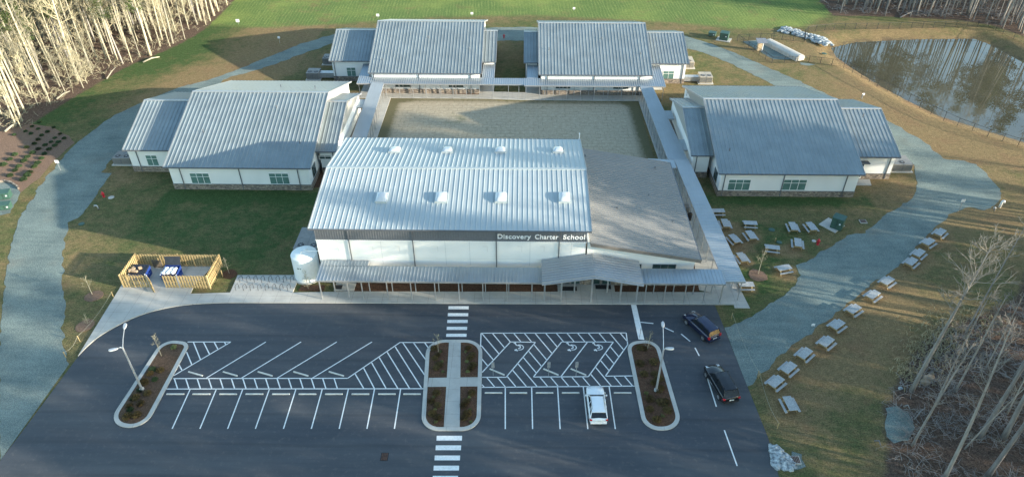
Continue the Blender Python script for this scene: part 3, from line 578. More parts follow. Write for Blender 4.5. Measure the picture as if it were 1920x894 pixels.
def classroom(label, yr, half, hw, ze, zr, zw, mx, wl, wr, wins, spouts, vn=(), sides=(0, 0)):
    root = empty('classroom_building', ((mx[0]+mx[1])/2, yr-half, 0), label, 'building', 'classroom buildings round the courtyard', world=True)
    yf, _ = gable_block(root, mx[0], mx[1], yr, half, ze, zr)
    wyf = None
    for a, b in (wl, wr):
        e = .02; wyf, _ = gable_block(root, a, b, yr, hw, ze, zw, ovx=.4)
    for (px0, py0, px1, py1, fr, n, dk) in wins:
        yy = yf if fr == 'm' else wyf; p, q = GY(px0, py0, yy), GY(px1, py1, yy); window(root, p.x, q.x, max(.98, q.z), p.z, yy, n, .32 if n > 1 else 0, dk)
    for fr, x in spouts: spout(root, x, yf if fr == 'm' else wyf, ze)
    vents(root, [(x, y, rz_(yr, half, ze, zr, y)) for x, y in vn])
    for i, (s, xx) in enumerate(((-1, mx[0]+.5), (1, mx[1]-.5))):
        if sides[i]: side_window(root, yf+1.6, yf+3.3, 1.2, 2.9, xx, s)
    return root, yf, wyf
zeM, ZR = 4.1, 8.9
cl = classroom('white classroom building with grey gabled metal roof on the left, nearest the long gravel drive', 102.4, 15, 10.1, 4.05, 8.95, 7.4, (-52.1, -30.6), (-60.3, -51.9), (-31, -27.9),
    [(355.3, 325, 396, 343.7, 'm', 3, 0), (503.7, 325.3, 543.7, 344.5, 'm', 3, 0), (272.3, 291.5, 298.8, 310, 'w', 2, 0), (598, 292, 621, 298, 'w', 2, 1)], [('m', -50.0), ('m', -41.3), ('m', -32.7), ('w', -58.6), ('w', -28.6), ('w', -53.0)], [(-48, 94), (-38, 99), (-33, 92), (-40, 108), (-34, 107)], (0, 1))
cr_ = classroom('white classroom building with grey gabled metal roof on the right, beside the picnic lawn', 101.6, 14.8, 9.7, 4.1, 8.7, 7.2, (28.3, 49.1), (25.3, 28.6), (48.9, 56.3),
    [(1367.7, 336.9, 1403.5, 356.2, 'm', 3, 0), (1470.8, 336.9, 1508, 356.2, 'm', 3, 0)], [('m', 29.4), ('m', 37.9), ('m', 46.9), ('w', 55.2), ('w', 26.3)], [(30.5, 91), (52, 98), (54, 104), (26.5, 105)], (1, 0))
tl = classroom('white classroom building with grey gabled metal roof behind the courtyard, left of the green gap', 134.8, 14, 8.6, 4.25, 8.9, 7.1, (-28.2, -7.5), (-36.6, -28), (-7.7, -5.0),
    [(649.8, 127.2, 668, 143, 'w', 2, 0)], [('m', -27.3), ('m', -19), ('m', -9.5), ('w', -35.8)], [(-26, 124), (-18, 130), (-10, 127)])
tr_ = classroom('white classroom building with grey gabled metal roof behind the courtyard, right of the green gap', 134.6, 14, 8.6, 4.2, 8.8, 7.0, (3.0, 23.7), (.3, 3.2), (23.5, 31.3),
    [(1244.3, 133.8, 1261.7, 148.9, 'w', 2, 0)], [('m', 4.6), ('m', 13.2), ('m', 21.5), ('w', 30.4), ('w', .9)], [(5, 127), (15, 130), (22, 126)])
for root, yf, xs in ((tl[0], tl[1], [(-23.6, -20.6), (-13.6, -10.9)]), (tr_[0], tr_[1], [(6.2, 8.9), (16.8, 19.6)])):
    for a, b in xs: window(root, a, b, 1.3, 2.6, yf, 2, 0, 1)
# doors
def door(par, x0, x1, z1, y, mk='trimd', glass=True):
    d = MB().box(x0, x1, y-.05, y+.02, .1, z1).build('door', mk, par)
    if glass: MB().box(x0+.12, x1-.12, y-.07, y-.04, .35, z1-.15).build('pane', 'glass', d)
    MB().box(x1-.16, x1-.12, y-.12, y-.05, 1.0, 1.25).build('handle', 'galt', d)
door(cr_[0], 50.2, 51.6, 3.0, cr_[2]-.06, 'trim'); MB().box(49.9, 51.9, cr_[2]-1.0, cr_[2]-.06, 3.1, 3.2).build('door_canopy', 'trimd', cr_[0])
structure(MB().poly([Vector(p) for p in ((49.4, 92.1, 0), (53.0, 92.1, 0), (52.6, 90.4, 0), (49.4, 90.4, 0))], -.05, .07).build('door_step', 'concrete'))
for root, yf, xs in ((tl[0], tl[2], (-7.1,)), (tr_[0], tr_[2], (1.2,))):
    for x in xs: door(root, x, x+1.1, 2.3, yf-.06)

# gymnasium with office annexe
gy = empty('school_building', (-8, 66.8, 0), 'main school hall with bright silver roof and grey band above white walls', 'building', world=True)
gx0, gx1, gyf, gyr, gze, gzr = -24.9, 8.25, 66.3, 77.3, 8.6, 10.35
gable_block(gy, gx0, gx1, gyr, 11, gze, gzr, .5, .5, 'galg', ('siding', 'siding'), stone=False)
wy = 66.8; s = MB()
s.box(gx0+.5, gx1-.5, wy-.05, wy, 6.7, 8.28)
for i in range(int((gx1-gx0-1)/.3)+1): s.box(gx0+.5+.3*i, gx0+.58+.3*i, wy-.09, wy-.05, 6.7, 8.28)
s.build('siding_band', 'siding', gy)
MB().box(gx0+.44, gx1-.44, wy-.13, wy-.0, 6.6, 6.7).build('siding_cap', 'trim', gy)
MB().box(gx0+.45, gx1-.45, wy-.08, wy-.001, -.1, 1.1).build('stone_base', 'stone', gy)
j = MB()
for px, y0, y1 in ((713, 452, 503), (834, 452, 503), (994, 452, 503), (1072, 452, 500), (880, 455, 500)):
    p = GY(px, y0, wy); j.box(p.x-.02, p.x+.02, wy-.006, wy+.01, 3.0, 6.5)
j.box(gx0+.5, gx1-.5, wy-.006, wy+.01, 3.95, 3.975)
j.build('panel_joint', mat('joint grey', (.45, .47, .48), .8), gy)
k = MB()
for px in (625, 690, 740, 812, 905, 970, 1012):
    p = GY(px, 462, wy); k.box(p.x, p.x+.55, wy-.008, wy+.01, p.z, p.z+.025).box(p.x+.53, p.x+.55, wy-.008, wy+.01, p.z-.8, p.z)
k.build('panel_mark', 'gsiding', gy)
for px in (650.5, 771.5, 930, 1049.6): spout(gy, GY(px, 431, wy-.1).x, wy-.06, gze, .4)
for row, (yy, xs) in enumerate(((372, (716, 827, 939, 1058)), (283, (740, 839, 938, 1046)))):
    for px in xs:
        z = 9.6; 
        for _ in range(4): p = G(px, yy, z); z = rz_(gyr, 11, gze, gzr, p.y)
        sg = 1 if p.y < gyr else -1; sl2 = (gzr-gze)/11*sg; hx, hy = .72, .88; c = MB()
        cb = [(p.x+a*hx, p.y+b*hy, z+b*hy*sl2) for a, b in ((-1, -1), (1, -1), (1, 1), (-1, 1))]
        c.hexa(cb, [(a, b, q+.24) for a, b, q in cb]); sk = c.build('skylight', 'galg', gy); d = MB(); n = 7
        for i in range(n):
            for jx in range(n):
                u, v = -1+2*i/(n-1), -1+2*jx/(n-1); hh = .30*((1-u**4)*(1-v**4))**.6; d.v.append((p.x+u*.66, p.y+v*.82, z+v*.82*sl2+.245+hh))
        d.f = [(i*n+jx, (i+1)*n+jx, (i+1)*n+jx+1, i*n+jx+1) for i in range(n-1) for jx in range(n-1)]; d.build('dome', 'sky', sk, smooth=True)
# annexe: single pitch falling to the right
ax0, ax1, ay0, ay1, az0, az1 = 8.26, 21.55, 66.3, 89.1, 6.8, 4.5
r = MB(); slab(r, (ax1, ay0, az1), (ax1, ay1, az1), (ax0, ay1, az0), (ax0, ay0, az0), .2); ribs(r, (ax1, ay0, az1), (ax1, ay1, az1), (ax0, ay1, az0), (ax0, ay0, az0), .46, .15, .06, .07)
r.build('annexe_roof', roof_mat('dusty grey roof metal', (.235, .228, .215), .45, .3), gy); rf = MB()
rf.hexa([(ax0, ay0-.1, az0-.38), (ax1+.05, ay0-.1, az1-.38), (ax1+.05, ay0-.003, az1-.38), (ax0, ay0-.003, az0-.38)], [(ax0, ay0-.1, az0+.1), (ax1+.05, ay0-.1, az1+.1), (ax1+.05, ay0-.003, az1+.1), (ax0, ay0-.003, az0+.1)])
rf.build('annexe_fascia', mat('brown grey fascia', (.16, .145, .13), .6), gy); MB().box(ax1, ax1+.14, ay0, ay1, az1-.2, az1+.0).build('gutter', 'trimd', gy)
w = MB(); w.v = [(x, y, z) for y in (wy, ay1-.4) for x, z in ((ax0-.3, -.1), (ax1-.5, -.1), (ax1-.5, az1-.18), (ax0-.3, az0-.15))]
w.f = [(0, 1, 2, 3), (7, 6, 5, 4), (1, 5, 6, 2), (0, 3, 7, 4), (2, 6, 7, 3), (0, 4, 5, 1)]; w.build('annexe_wall', 'white', gy)
MB().box(gx1-.4, ax1-.45, wy-.08, wy-.001, -.1, 1.1).build('stone_base', 'stone', gy); MB().box(ax1-.499, ax1-.42, wy-.08, ay1-.4, -.1, 1.1).build('stone_base', 'stone', gy)
for x0, x1 in ((16.1, 18.8), (12.6, 14.6)): window(gy, x0, x1, 1.5, 3.35, wy, 3, 0, 1, 'trimd')
for x0 in (4.9, 6.2, 8.7, 10.0): door(gy, x0, x0+1.2, 2.6, wy-.085, 'trimd')
door(gy, -22.2, -21.1, 2.4, wy-.085)
vents(gy, [(G(x, y, z).x, G(x, y, z).y, z-.0) for x, y, z in ((1097, 296, 6.5), (1228, 318, 4.8), (1216, 370, 5.0), (1157, 394, 5.8), (1261, 418, 4.7))])
MB().tube([(8.1, 88.1, 8.6), (8.1, 88.1, 9.5)], .05, 6).box(8.02, 8.18, 88.02, 88.18, 9.5, 9.7).build('roof_camera', 'trim', gy)
# name sign
sg_ = MB()
for word, xa, xb in (('Discovery', 933, 995.5), ('Charter', 1003, 1047.2), ('School', 1056, 1097)):
    tx = bpy.data.curves.new('t', 'FONT'); tx.body = word; tx.size = 1.0; tx.extrude = .03; tx.offset = .014; tx.space_character = 1.06
    to = bpy.data.objects.new('t', tx); C.objects.link(to); bpy.context.view_layer.update()
    me = bpy.data.meshes.new_from_object(to); C.objects.unlink(to); bpy.data.objects.remove(to)
    pa, pb = GY(xa, 445, wy-.12), GY(xb, 445, wy-.12); ws = [v.co.x for v in me.vertices]; k_ = (pb.x-pa.x)/(max(ws)-min(ws))
    sg_.add([(pa.x+(v.co.x-min(ws))*k_, wy-.125-v.co.z, 7.14+v.co.y*.93) for v in me.vertices], [tuple(f.vertices) for f in me.polygons])
tag(sg_.build('name_sign', 'skin'), 'white lettering reading Discovery Charter School on the grey band', 'sign')

# ------------------------------------------------------------------ covered walkways
def canopy(name, label, pieces, posts, rk='galw', zt=None, group='covered walkways with metal roofs', along='x', fmat='galt', pr=.055):
    """pieces: (list of 4 points e0,e1,r1,r0) ; posts: (x,y,ztop)"""
    c = pieces[0][0]; root = empty(name, (c[0], c[1], 0), label, 'walkway roof', group, world=True)
    for pc in pieces:
        m = MB(); slab(m, *pc[:4], .1); rib = pc[4] if len(pc) > 4 else .4; ribs(m, *pc[:4], rib, .1, .05, .05); ro = m.build('roof', rk, root)
        f = MB(); P = [Vector(q) for q in pc[:4]]
        for a, b in zip(P, P[1:]+P[:1]): f.beam(a-Vector((0, 0, .09)), b-Vector((0, 0, .09)), .07, .2)
        f.build('edge_beam', fmat, ro)
    for x, y, z in posts: MB().box(x-pr, x+pr, y-pr, y+pr, .05, z).build('post', 'galt', root)
    return root
def row(x0, x1, n): return [x0+(x1-x0)*i/(n-1) for i in range(n)]
zf, zb = 3.42, 3.6
P1 = [((-24.1, 63.1, zf), (2.55, 63.1, zf), (2.55, 65.65, zb), (-24.1, 65.65, zb), .42), ((-24.1, 65.66, zb), (-18.4, 65.66, zb), (-18.4, 66.6, zb+.07), (-24.1, 66.6, zb+.07), .42)]
posts = [(x, 63.55, zf) for x in (-23.9, -20.6, -18.9)+tuple(row(-15.9, -1.6, 6))+(1.4,)]+[(x, 65.05, zb-.1) for x in (-22.7, -18.4)+tuple(row(-15.6, -1.4, 6))+(1.4,)]
canopy('covered_walkway', 'long low walkway roof along the hall front, left of the gabled entrance', P1, posts)
P2 = [((14.25, 63.1, 3.5), (24.0, 63.1, 3.5), (24.0, 65.65, 3.62), (14.25, 65.65, 3.62), .42)]
canopy('covered_walkway', 'short blue grey walkway roof between the gabled entrance and the front corner', P2, [(x, 63.55, 3.5) for x in (14.9, 17.2, 19.6, 21.9, 23.9)]+[(x, 65.1, 3.5) for x in (16.2, 18.6, 21.0, 23.2)])
# gabled entrance porch
eg = empty('entrance_porch', (8.5, 64, 0), 'gabled grey metal porch roof standing over the main entrance', 'porch', world=True)
for nm, a, b in (('roof', (2.5, 4.02), (8.55, 5.1)), ('roof', (14.25, 4.02), (8.56, 5.1))):
    m = MB(); slab(m, (a[0], 62.35, a[1]), (a[0], 66.55, a[1]), (b[0], 66.55, b[1]), (b[0], 62.35, b[1]), .22); ribs(m, (a[0], 62.35, a[1]), (a[0], 66.55, a[1]), (b[0], 66.55, b[1]), (b[0], 62.35, b[1]), .46, .1, .05, .05)
    ro = m.build(nm, roof_mat('porch metal', (.33, .34, .35), .45, .4), eg)
    MB().beam((a[0], 62.28, a[1]-.14), (b[0], 62.28, b[1]-.14), .12, .36, (0, 1, 0)).build('fascia', 'galt', ro)
for x, y, z in ((4.9, 63.6, 4.0), (8.5, 63.6, 4.7), (11.95, 63.6, 4.2), (13.9, 63.6, 3.8), (6.6, 65.3, 4.4), (10.6, 65.3, 4.4), (2.9, 63.6, 3.7)): MB().box(x-.09, x+.09, y-.09, y+.09, .1, z).build('post', 'galt', eg)
for k, (x, y) in enumerate(((1067, 541), (1131, 538), (634, 538))):
    p = G(x, y, KZ); tag(MB().box(p.x-(.95 if k < 2 else .5), p.x+(.95 if k < 2 else .5), p.y-.38, p.y+.38, KZ, KZ+.02).build('door_mat', 'black'), ['black door mat under the left side of the porch', 'black door mat under the right side of the porch', 'small black door mat at the far left door of the main hall'][k], 'door mat')
def lerp(a, b, t): return a+(b-a)*t
# right hand long walkway
A, B, Cc, D = G(1357, 528, 3.35), G(1398, 528, 3.35), G(1290.5, 299, 3.2), G(1264.5, 299, 3.2)
posts = []
for i in range(12): t = (i+.15)/11.6; a, b = A.lerp(D, t), B.lerp(Cc, t); posts += [(a.x+.25, a.y, 3.2), (b.x-.25, b.y, 3.2)]
canopy('covered_walkway', 'long ribbed walkway roof running back from the front corner beside the picnic lawn', [(A, D, Cc, B, .34), (G(1248, 315, 3.15), G(1268, 315, 3.15), G(1264, 300, 3.15), G(1215, 297.5, 3.15), .34)], posts, pr=.045)
A, B, Cc, D = G(1253, 299.5, 2.95), G(1289.5, 299.5, 2.95), G(1224, 164, 3.0), G(1200, 161, 3.0); posts = []
for i in range(13): t = i/12; a, b = A.lerp(D, t), B.lerp(Cc, t); posts += [(a.x+.1, a.y, 2.9)]+([(b.x-.1, b.y, 2.9)] if i % 2 == 0 else [])
fl = roof_mat('flat walkway decking', (.33, .37, .40), .42, .3)
def stub(px, z): q = [G(*p, z) for p in px]; return (q[0], q[1], q[2], q[3], .34)
canopy('covered_walkway', 'blue grey walkway roof between the courtyard and the right classroom building', [(A, D, Cc, B, .34), stub([(1249, 223), (1264.5, 223), (1259, 208), (1243, 208)], 2.85), stub([(1275.5, 281), (1291, 281), (1287, 262), (1267, 262)], 2.85)], posts, fl, pr=.04)
A, D = G(662, 251, 3.0), G(698, 151.5, 3.0); B, Cc = G(690, 251, 3.0), G(721, 152, 3.0); k = (D-A)*.42; A2, B2 = A-k, B-k; posts = []
for i in range(14): t = i/13; b = B2.lerp(Cc, t); a = A2.lerp(D, t); posts += [(b.x-.1, b.y, 2.9)]+([(a.x+.1, a.y, 2.9)] if i % 2 == 0 else [])
canopy('covered_walkway', 'pale flat walkway roof between the courtyard and the left classroom building', [(A2, D, Cc, B2, .34), stub([(668, 201.5), (690, 201.5), (694, 187), (671, 187)], 2.85)], posts, fl, pr=.04)
zN = 2.95
def q4(x0, x1, y0, y1, z0=zN, z1=zN+.22): return ((x0, y0, z0), (x1, y0, z0), (x1, y1, z1), (x0, y1, z1), .4)
PN = [q4(-30.1, -5.2, 119.0, 121.35), q4(-5.19, .35, 119.0, 121.2), q4(.36, 25.9, 118.6, 121.25), q4(-30.1, -28.3, 121.36, 126.4, zN+.23, zN+.65), q4(-7.4, -5.2, 121.36, 126.4, zN+.23, zN+.65), q4(.9, 2.9, 121.26, 126.4, zN+.23, zN+.65), q4(23.9, 25.9, 121.26, 126.4, zN+.23, zN+.65)]
posts = [(x, 119.25, zN) for x in row(-29.8, -5.3, 11)+[-2.5, -.6]]+[(x, 118.9, zN) for x in row(.7, 25.6, 11)]+[(x, 121.0, zN+.1) for x in row(-23.5, -9.5, 6)+row(4.2, 20.5, 7)]
canopy('covered_walkway', 'blue walkway roof along the back of the courtyard below the rear classrooms', PN, posts, pr=.045)

# ------------------------------------------------------------------ trees
def bare_meshes(seed, h, r0, cs, nb, spread, up=.55, lean=.04, side=7, twn=6, low=.12, tk=1.0):
    rnd = random.Random(seed); n = 12; ang = rnd.uniform(0, 6.28); cx = math.cos(ang)*lean*h; cy = math.sin(ang)*lean*h; pts = []
    for i in range(n+1):
        t = i/n; pts.append(Vector((cx*t*t+.10*h*.06*math.sin(3.1*t+seed), cy*t*t+.1*h*.06*math.cos(2.3*t+seed*2), h*t)))
    rad = [r0*((1-t/n)**.85)*(1+.35*max(0, 1-t*1.5))+.03*tk for t in range(n+1)]
    tr = MB().tube(pts, rad, side); cr = MB()
    def at(t): i = min(int(t*n), n-1); return pts[i].lerp(pts[i+1], t*n-i), rad[i]
    for k in range(nb):
        t = cs+(1-cs)*rnd.random()**.85*.97; 
        if rnd.random() < low: t = rnd.uniform(.2, cs)
        p, rr = at(t); az = rnd.uniform(0, 6.28); el = rnd.uniform(.15, 1.0)*up+.1+.5*t*up; ln = spread*(1.15-.75*t)*rnd.uniform(.5, 1.15)*(.45 if t < cs else 1)
        d = Vector((math.cos(az)*math.cos(el), math.sin(az)*math.cos(el), math.sin(el))); q = [p]; dd = d.copy()
        for s_ in range(4):
            dd = (dd+Vector((rnd.uniform(-.22, .22), rnd.uniform(-.22, .22), rnd.uniform(-.05, .28)))).normalized(); q.append(q[-1]+dd*ln/4)
        rb = min(rr*.5, (.022+ln*.014)*tk); cr.tube(q, [rb, rb*.75, rb*.5, rb*.33, .012*tk], 4, False)
        for s_ in range(twn):
            u = rnd.uniform(.25, .98)*4; i = min(int(u), 3); b = q[i].lerp(q[i+1], u-i); az2 = rnd.uniform(0, 6.28)
            e = (dd*.9+Vector((math.cos(az2), math.sin(az2), rnd.uniform(-.1, .8)))*.9).normalized(); l2 = ln*rnd.uniform(.2, .48); mid_ = b+e*l2*.5+Vector((0, 0, .06*l2)); end = b+e*l2
            cr.tube([b, mid_, end], [.026*tk, .019*tk, .01*tk], 3, False)
            for _ in range(3):
                az3 = rnd.uniform(0, 6.28); bb = b.lerp(end, rnd.uniform(.3, 1)); e3 = (e+Vector((math.cos(az3), math.sin(az3), rnd.uniform(-.3, .7)))*.8).normalized()
                cr.tube([bb, bb+e3*l2*rnd.uniform(.3, .7)], [.017*tk, .008*tk], 3, False)
    return tr, cr
def pine_meshes(seed, h, r0, cs=.5, spread=3.2, n=90):
    rnd = random.Random(seed); pts = [Vector((math.sin(seed+t*.3)*.12*t, math.cos(seed*2+t*.25)*.1*t, h*t/10)) for t in range(11)]; rad = [r0*(1-t/10*.88) for t in range(11)]
    tr = MB().tube(pts, rad, 7); cr = MB()
    for k in range(n):
        t = cs+(1-cs)*rnd.random(); p = pts[int(t*10) if t < 1 else 9]; az = rnd.uniform(0, 6.28); u = (t-cs)/(1-cs); R_ = spread*(1-.75*u**1.3)*rnd.uniform(.35, 1.05)*(.5+.5*min(1, u*5)); c = Vector((p.x+math.cos(az)*R_, p.y+math.sin(az)*R_, h*t+rnd.uniform(-.3, .5)))
        tr.tube([Vector((p.x, p.y, h*t-.4)), c], [.05, .015], 3, False)
        for _ in range(34):
            d = Vector((rnd.gauss(0, .55), rnd.gauss(0, .55), rnd.gauss(0, .28))); s_ = rnd.uniform(.12, .3); a = Vector((rnd.uniform(-1, 1), rnd.uniform(-1, 1), rnd.uniform(-.5, 1))).normalized(); b = a.orthogonal().normalized()
            q = c+d; cr.add([q-a*s_, q+b*s_*.35, q+a*s_, q-b*s_*.35], [(0, 1, 2, 3)])
    return tr, cr
class Kind:
    def __init__(s, name, variants, mt, mc, cat='tree'): s.name, s.mt, s.mc, s.cat = name, mt, mc, cat; s.me = []; s.v = variants
    def load(s):
        t, c = s.v[len(s.me)](); a = []
        for nm, mb, mk in (('trunk', t, s.mt), ('crown', c, s.mc)):
            me = bpy.data.meshes.new(s.name+'_'+nm); me.from_pydata(mb.v, [], mb.f); me.materials.append(M[mk]); me.polygons.foreach_set('use_smooth', [True]*len(me.polygons)); a.append((nm, me))
        s.me.append(a)
    def place(s, k, x, y, sc, rz, label, group, z=-.1, tilt=(0, 0)):
        while len(s.me) <= k: s.load()
        r = empty(s.name, (x, y, z), label, s.cat, group, rz); r.scale = (sc, sc, sc*(.92+.16*((x*7.7+y*3.1) % 1))); r.rotation_euler = (tilt[0], tilt[1], rz)
        for nm, me in s.me[k]: o = bpy.data.objects.new(nm, me); C.objects.link(o); o.parent = r
        return r
def bake(name, lst, label):
    vs, fs, mi, n, mats = [], [], [], 0, []
    for K, k, x, y, sc, rz in lst:
        while len(K.me) <= k: K.load()
        for nm, me in K.me[k]:
            m_ = me.materials[0]
            if m_ not in mats: mats.append(m_)
            v = np.empty(len(me.vertices)*3, np.float32); me.vertices.foreach_get('co', v); v = v.reshape(-1, 3)*sc; c, s_ = math.cos(rz), math.sin(rz)
            vs.append(np.stack([v[:, 0]*c-v[:, 1]*s_+x, v[:, 0]*s_+v[:, 1]*c+y, v[:, 2]-.1], -1)); fs += [tuple(i+n for i in p.vertices) for p in me.polygons]; mi += [mats.index(m_)]*len(me.polygons); n += len(v)
    me = bpy.data.meshes.new(name); me.from_pydata(np.concatenate(vs).tolist(), [], fs); me.polygons.foreach_set('material_index', mi)
    for m_ in mats: me.materials.append(m_)
    o = bpy.data.objects.new(name, me); C.objects.link(o); return tag(o, label, 'wood', kind='stuff')
def V_(*a, **k): return lambda: bare_meshes(*a, **k)
bare_l = Kind('bare_tree', [V_(11, 21, .15, .42, 34, 3.6, tk=1.1), V_(12, 23, .18, .45, 34, 4.0, tk=1.1), V_(13, 19, .12, .35, 30, 3.2, tk=1.1), V_(14, 24, .26, .45, 40, 4.8, tk=1.2), V_(15, 17, .09, .3, 28, 2.6, tk=1.05), V_(16, 22, .14, .5, 32, 3.4, tk=1.1), V_(17, 11, .07, .15, 36, 2.6, low=.2, tk=1.1), V_(18, 7, .05, .08, 34, 2.2, low=.2, tk=1.1)], 'bark', 'twig')
bare_d = Kind('bare_tree', [V_(31, 22, .22, .5, 28, 4.4), V_(32, 24, .27, .55, 28, 4.6), V_(33, 20, .18, .45, 26, 3.8), V_(34, 18, .14, .4, 24, 3.4), V_(35, 25, .3, .6, 28, 4.6)], 'barkd', 'twigd')
thin_d = Kind('bare_tree', [V_(41, 22, .11, .55, 18, 2.8, tk=.9), V_(42, 24, .14, .6, 18, 3.0, tk=.9), V_(43, 19, .09, .5, 16, 2.4, tk=.9)], 'barkd', 'twigd')
pine = Kind('pine_tree', [lambda: pine_meshes(5, 24, .25), lambda: pine_meshes(6, 21, .2, .45, 2.8), lambda: pine_meshes(7, 26, .28, .55, 3.4)], 'barkd', 'pine')
rnd = random.Random(4)
def scatter(P, box, n, mind, edge=0., seed=1, accept=None):
    r = random.Random(seed); out = []; tries = 0
    xs = np.array([r.uniform(box[0], box[1]) for _ in range(n*60)]); ys = np.array([r.uniform(box[2], box[3]) for _ in range(n*60)]); d = sdist([(p[0], p[1]) for p in P], xs, ys)
    for x, y, dd in zip(xs, ys, d):
        if dd > -edge or (accept and not accept(x, y)): continue
        if all((x-a)**2+(y-b)**2 > mind*mind for a, b in out): out.append((float(x), float(y)))
        if len(out) >= n: break
    return out
def project(p):
    d = np.array(p)-np.array([0, 0, CAMZ]); z = d@_f; return 960+FPX*(d@_r)/z, 447+FPX*(d@_d)/z
def seen(x, y, h=22, mg=30):
    a, b = project((x, y, 0)), project((x, y, h)); return min(a[0], b[0]) < 1920+mg and max(a[0], b[0]) > -mg and max(a[1], b[1]) > -mg
FRONT = []
pts = scatter(WOODS_L, (-165, -60, 98, 215), 190, 1.6, .5, 3, lambda x, y: seen(x, y, 20) and -in_poly(WOODS_L, x, y) < 22)
back = scatter(WOODS_L, (-165, -60, 98, 225), 260, 1.7, 15, 33, lambda x, y: seen(x, y, 20))
bake('left_wood', [(pine, rnd.randrange(3), x, y, rnd.uniform(.6, .85), rnd.uniform(0, 6)) if rnd.random() < .2 else (bare_l, rnd.choice([1, 2, 2, 4, 5, 6, 6, 7]), x, y, rnd.uniform(.8, 1.1), rnd.uniform(0, 6)) for x, y in back], 'dense pale thicket of trees filling the back of the left wood')
for i, (x, y) in enumerate(pts):
    ed = -in_poly(WOODS_L, x, y)
    if rnd.random() < (.03 if ed < 14 else .16): pine.place(rnd.randrange(3), x, y, rnd.uniform(.6, .85), rnd.uniform(0, 6), 'green pine tree standing among bare trunks in the left wood', 'pine trees in the left wood')
    else:
        t_ = bare_l.place(rnd.choice([0, 1, 2, 2, 3, 4, 4, 5, 6, 6, 7]), x, y, rnd.uniform(.8, 1.12), rnd.uniform(0, 6), 'sunlit pale leafless tree in the wood at the upper left', 'bare trees in the left wood', tilt=(rnd.gauss(0, .03), rnd.gauss(0, .03)))
        if ed < 2.2: FRONT.append((project((x, y, 0))[0], t_))
FRONT.sort(key=lambda q: q[0])
for i, (_, t_) in enumerate(FRONT[:45]): t_['label'] = 'pale tree at the left wood edge, %s from the left in its %s part' % (ORD[i % 15], ['lower', 'middle', 'upper'][i//15])
band = scatter(WOODS_F, (75, 150, 150, 200), 84, 1.3, .4, 5, lambda x, y: seen(x, y, 3, 0) and -in_poly(WOODS_F, x, y) < 13)
pts = band+[q for q in scatter(WOODS_F, (75, 175, 150, 202), 230, 1.9, .4, 5) if all(math.hypot(q[0]-b_[0], q[1]-b_[1]) > 1.1 for b_ in band)]; lst = []; nb_ = 0
pts.sort(key=lambda q: -in_poly(WOODS_F, *q))
for i, (x, y) in enumerate(pts):
    ed = -in_poly(WOODS_F, x, y); pn = ed > 4 and rnd.random() < (.12 if x < 118 else .34)
    if ed > 13 or not seen(x, y, 3, 0) or nb_ > 84: lst.append((pine, rnd.randrange(3), x, y, rnd.uniform(.8, 1.1), rnd.uniform(0, 6)) if pn else (thin_d, rnd.randrange(3), x, y, rnd.uniform(.9, 1.2), rnd.uniform(0, 6)))
    elif pn: pine.place(rnd.randrange(3), x, y, rnd.uniform(.8, 1.1), rnd.uniform(0, 6), 'pine tree standing in the wood beyond the pond', 'pine trees beyond the pond')
    else: nb_ += 1; thin_d.place(rnd.randrange(3), x, y, rnd.uniform(.75, 1.05), rnd.uniform(0, 6), 'grey leafless tree in the wood beyond the pond', 'bare trees beyond the pond', tilt=(rnd.gauss(0, .025), rnd.gauss(0, .025)))
lst = lst[:int(len(lst)*.6)]
bake('far_wood', lst, 'dense mass of trees filling the wood far behind the pond')
# wood on the right: trees one sees ...
named = [(1790, 735, 3, .72, 'thin leaning'), (1712, 835, 3, .8, 'thin forked'), (1838, 820, 1, .8, 'thick grey'), (1880, 820, 4, .75, 'stout'), (1770, 894, 2, .9, 'slender'), (1850, 894, 1, .8, 'tall')]
big = Kind('bare_tree', [lambda: bare_meshes(71, 21, .19, .58, 26, 6.2, up=.62, lean=.07, side=10, twn=7, low=.03, tk=.95)], 'barkd', 'twigd')
p = G(1710, 735); big.place(0, p.x, p.y, 1.0, 2.2, 'tall leaning leafless tree with a wide pale crown at the right wood edge', 'bare trees in the right wood')
for k, (x, y, v, s_, nm) in enumerate(named):
    p = G(x, y); bare_d.place(v, p.x, p.y, s_, k*1.3, nm+' leafless tree in the brown litter of the right wood', 'bare trees in the right wood', tilt=(rnd.gauss(0, .04), rnd.gauss(0, .04)))
rs_ = random.Random(77); strip = [(rs_.uniform(84, 128), rs_.uniform(53, 71)) for _ in range(34)]  # pines added out of view so their high crowns shade the courtyard
bake('shading_pines', [(pine, rs_.randrange(3), x, y, rs_.uniform(1.12, 1.3), rs_.uniform(0, 6)) for x, y in strip], 'added stand of tall pines, out of view, shading the courtyard')
pts = scatter(WOODS_R, (38, 140, 0, 84), 160, 2.9, 2.0, 8, lambda x, y: not (seen(x, y, 4, 10) and x < 62))
bake('right_wood', [(pine, rnd.randrange(3), x, y, rnd.uniform(.95, 1.2), rnd.uniform(0, 6)) if rnd.random() < .34 else (bare_d, rnd.randrange(5), x, y, rnd.uniform(.85, 1.05), rnd.uniform(0, 6)) for x, y in pts], 'dense mixed wood standing beyond the right edge of the lawn')
extra = scatter(WOODS_R, (40, 70, 36, 76), 8, 2.6, 1.2, 12, lambda x, y: seen(x, y, 4, 10) and all(math.hypot(x-o.location.x, y-o.location.y) > 2 for o in C.objects if o.get('group') == 'bare trees in the right wood'))
extra.sort(key=lambda q: project((q[0], q[1], 0))[1])
for i, (x, y) in enumerate(extra): thin_d.place(rnd.randrange(3), x, y, rnd.uniform(.6, .85), rnd.uniform(0, 6), 'slender grey tree in the right wood, %s from the top' % ORD[i], 'bare trees in the right wood', tilt=(rnd.gauss(0, .05), rnd.gauss(0, .05)))
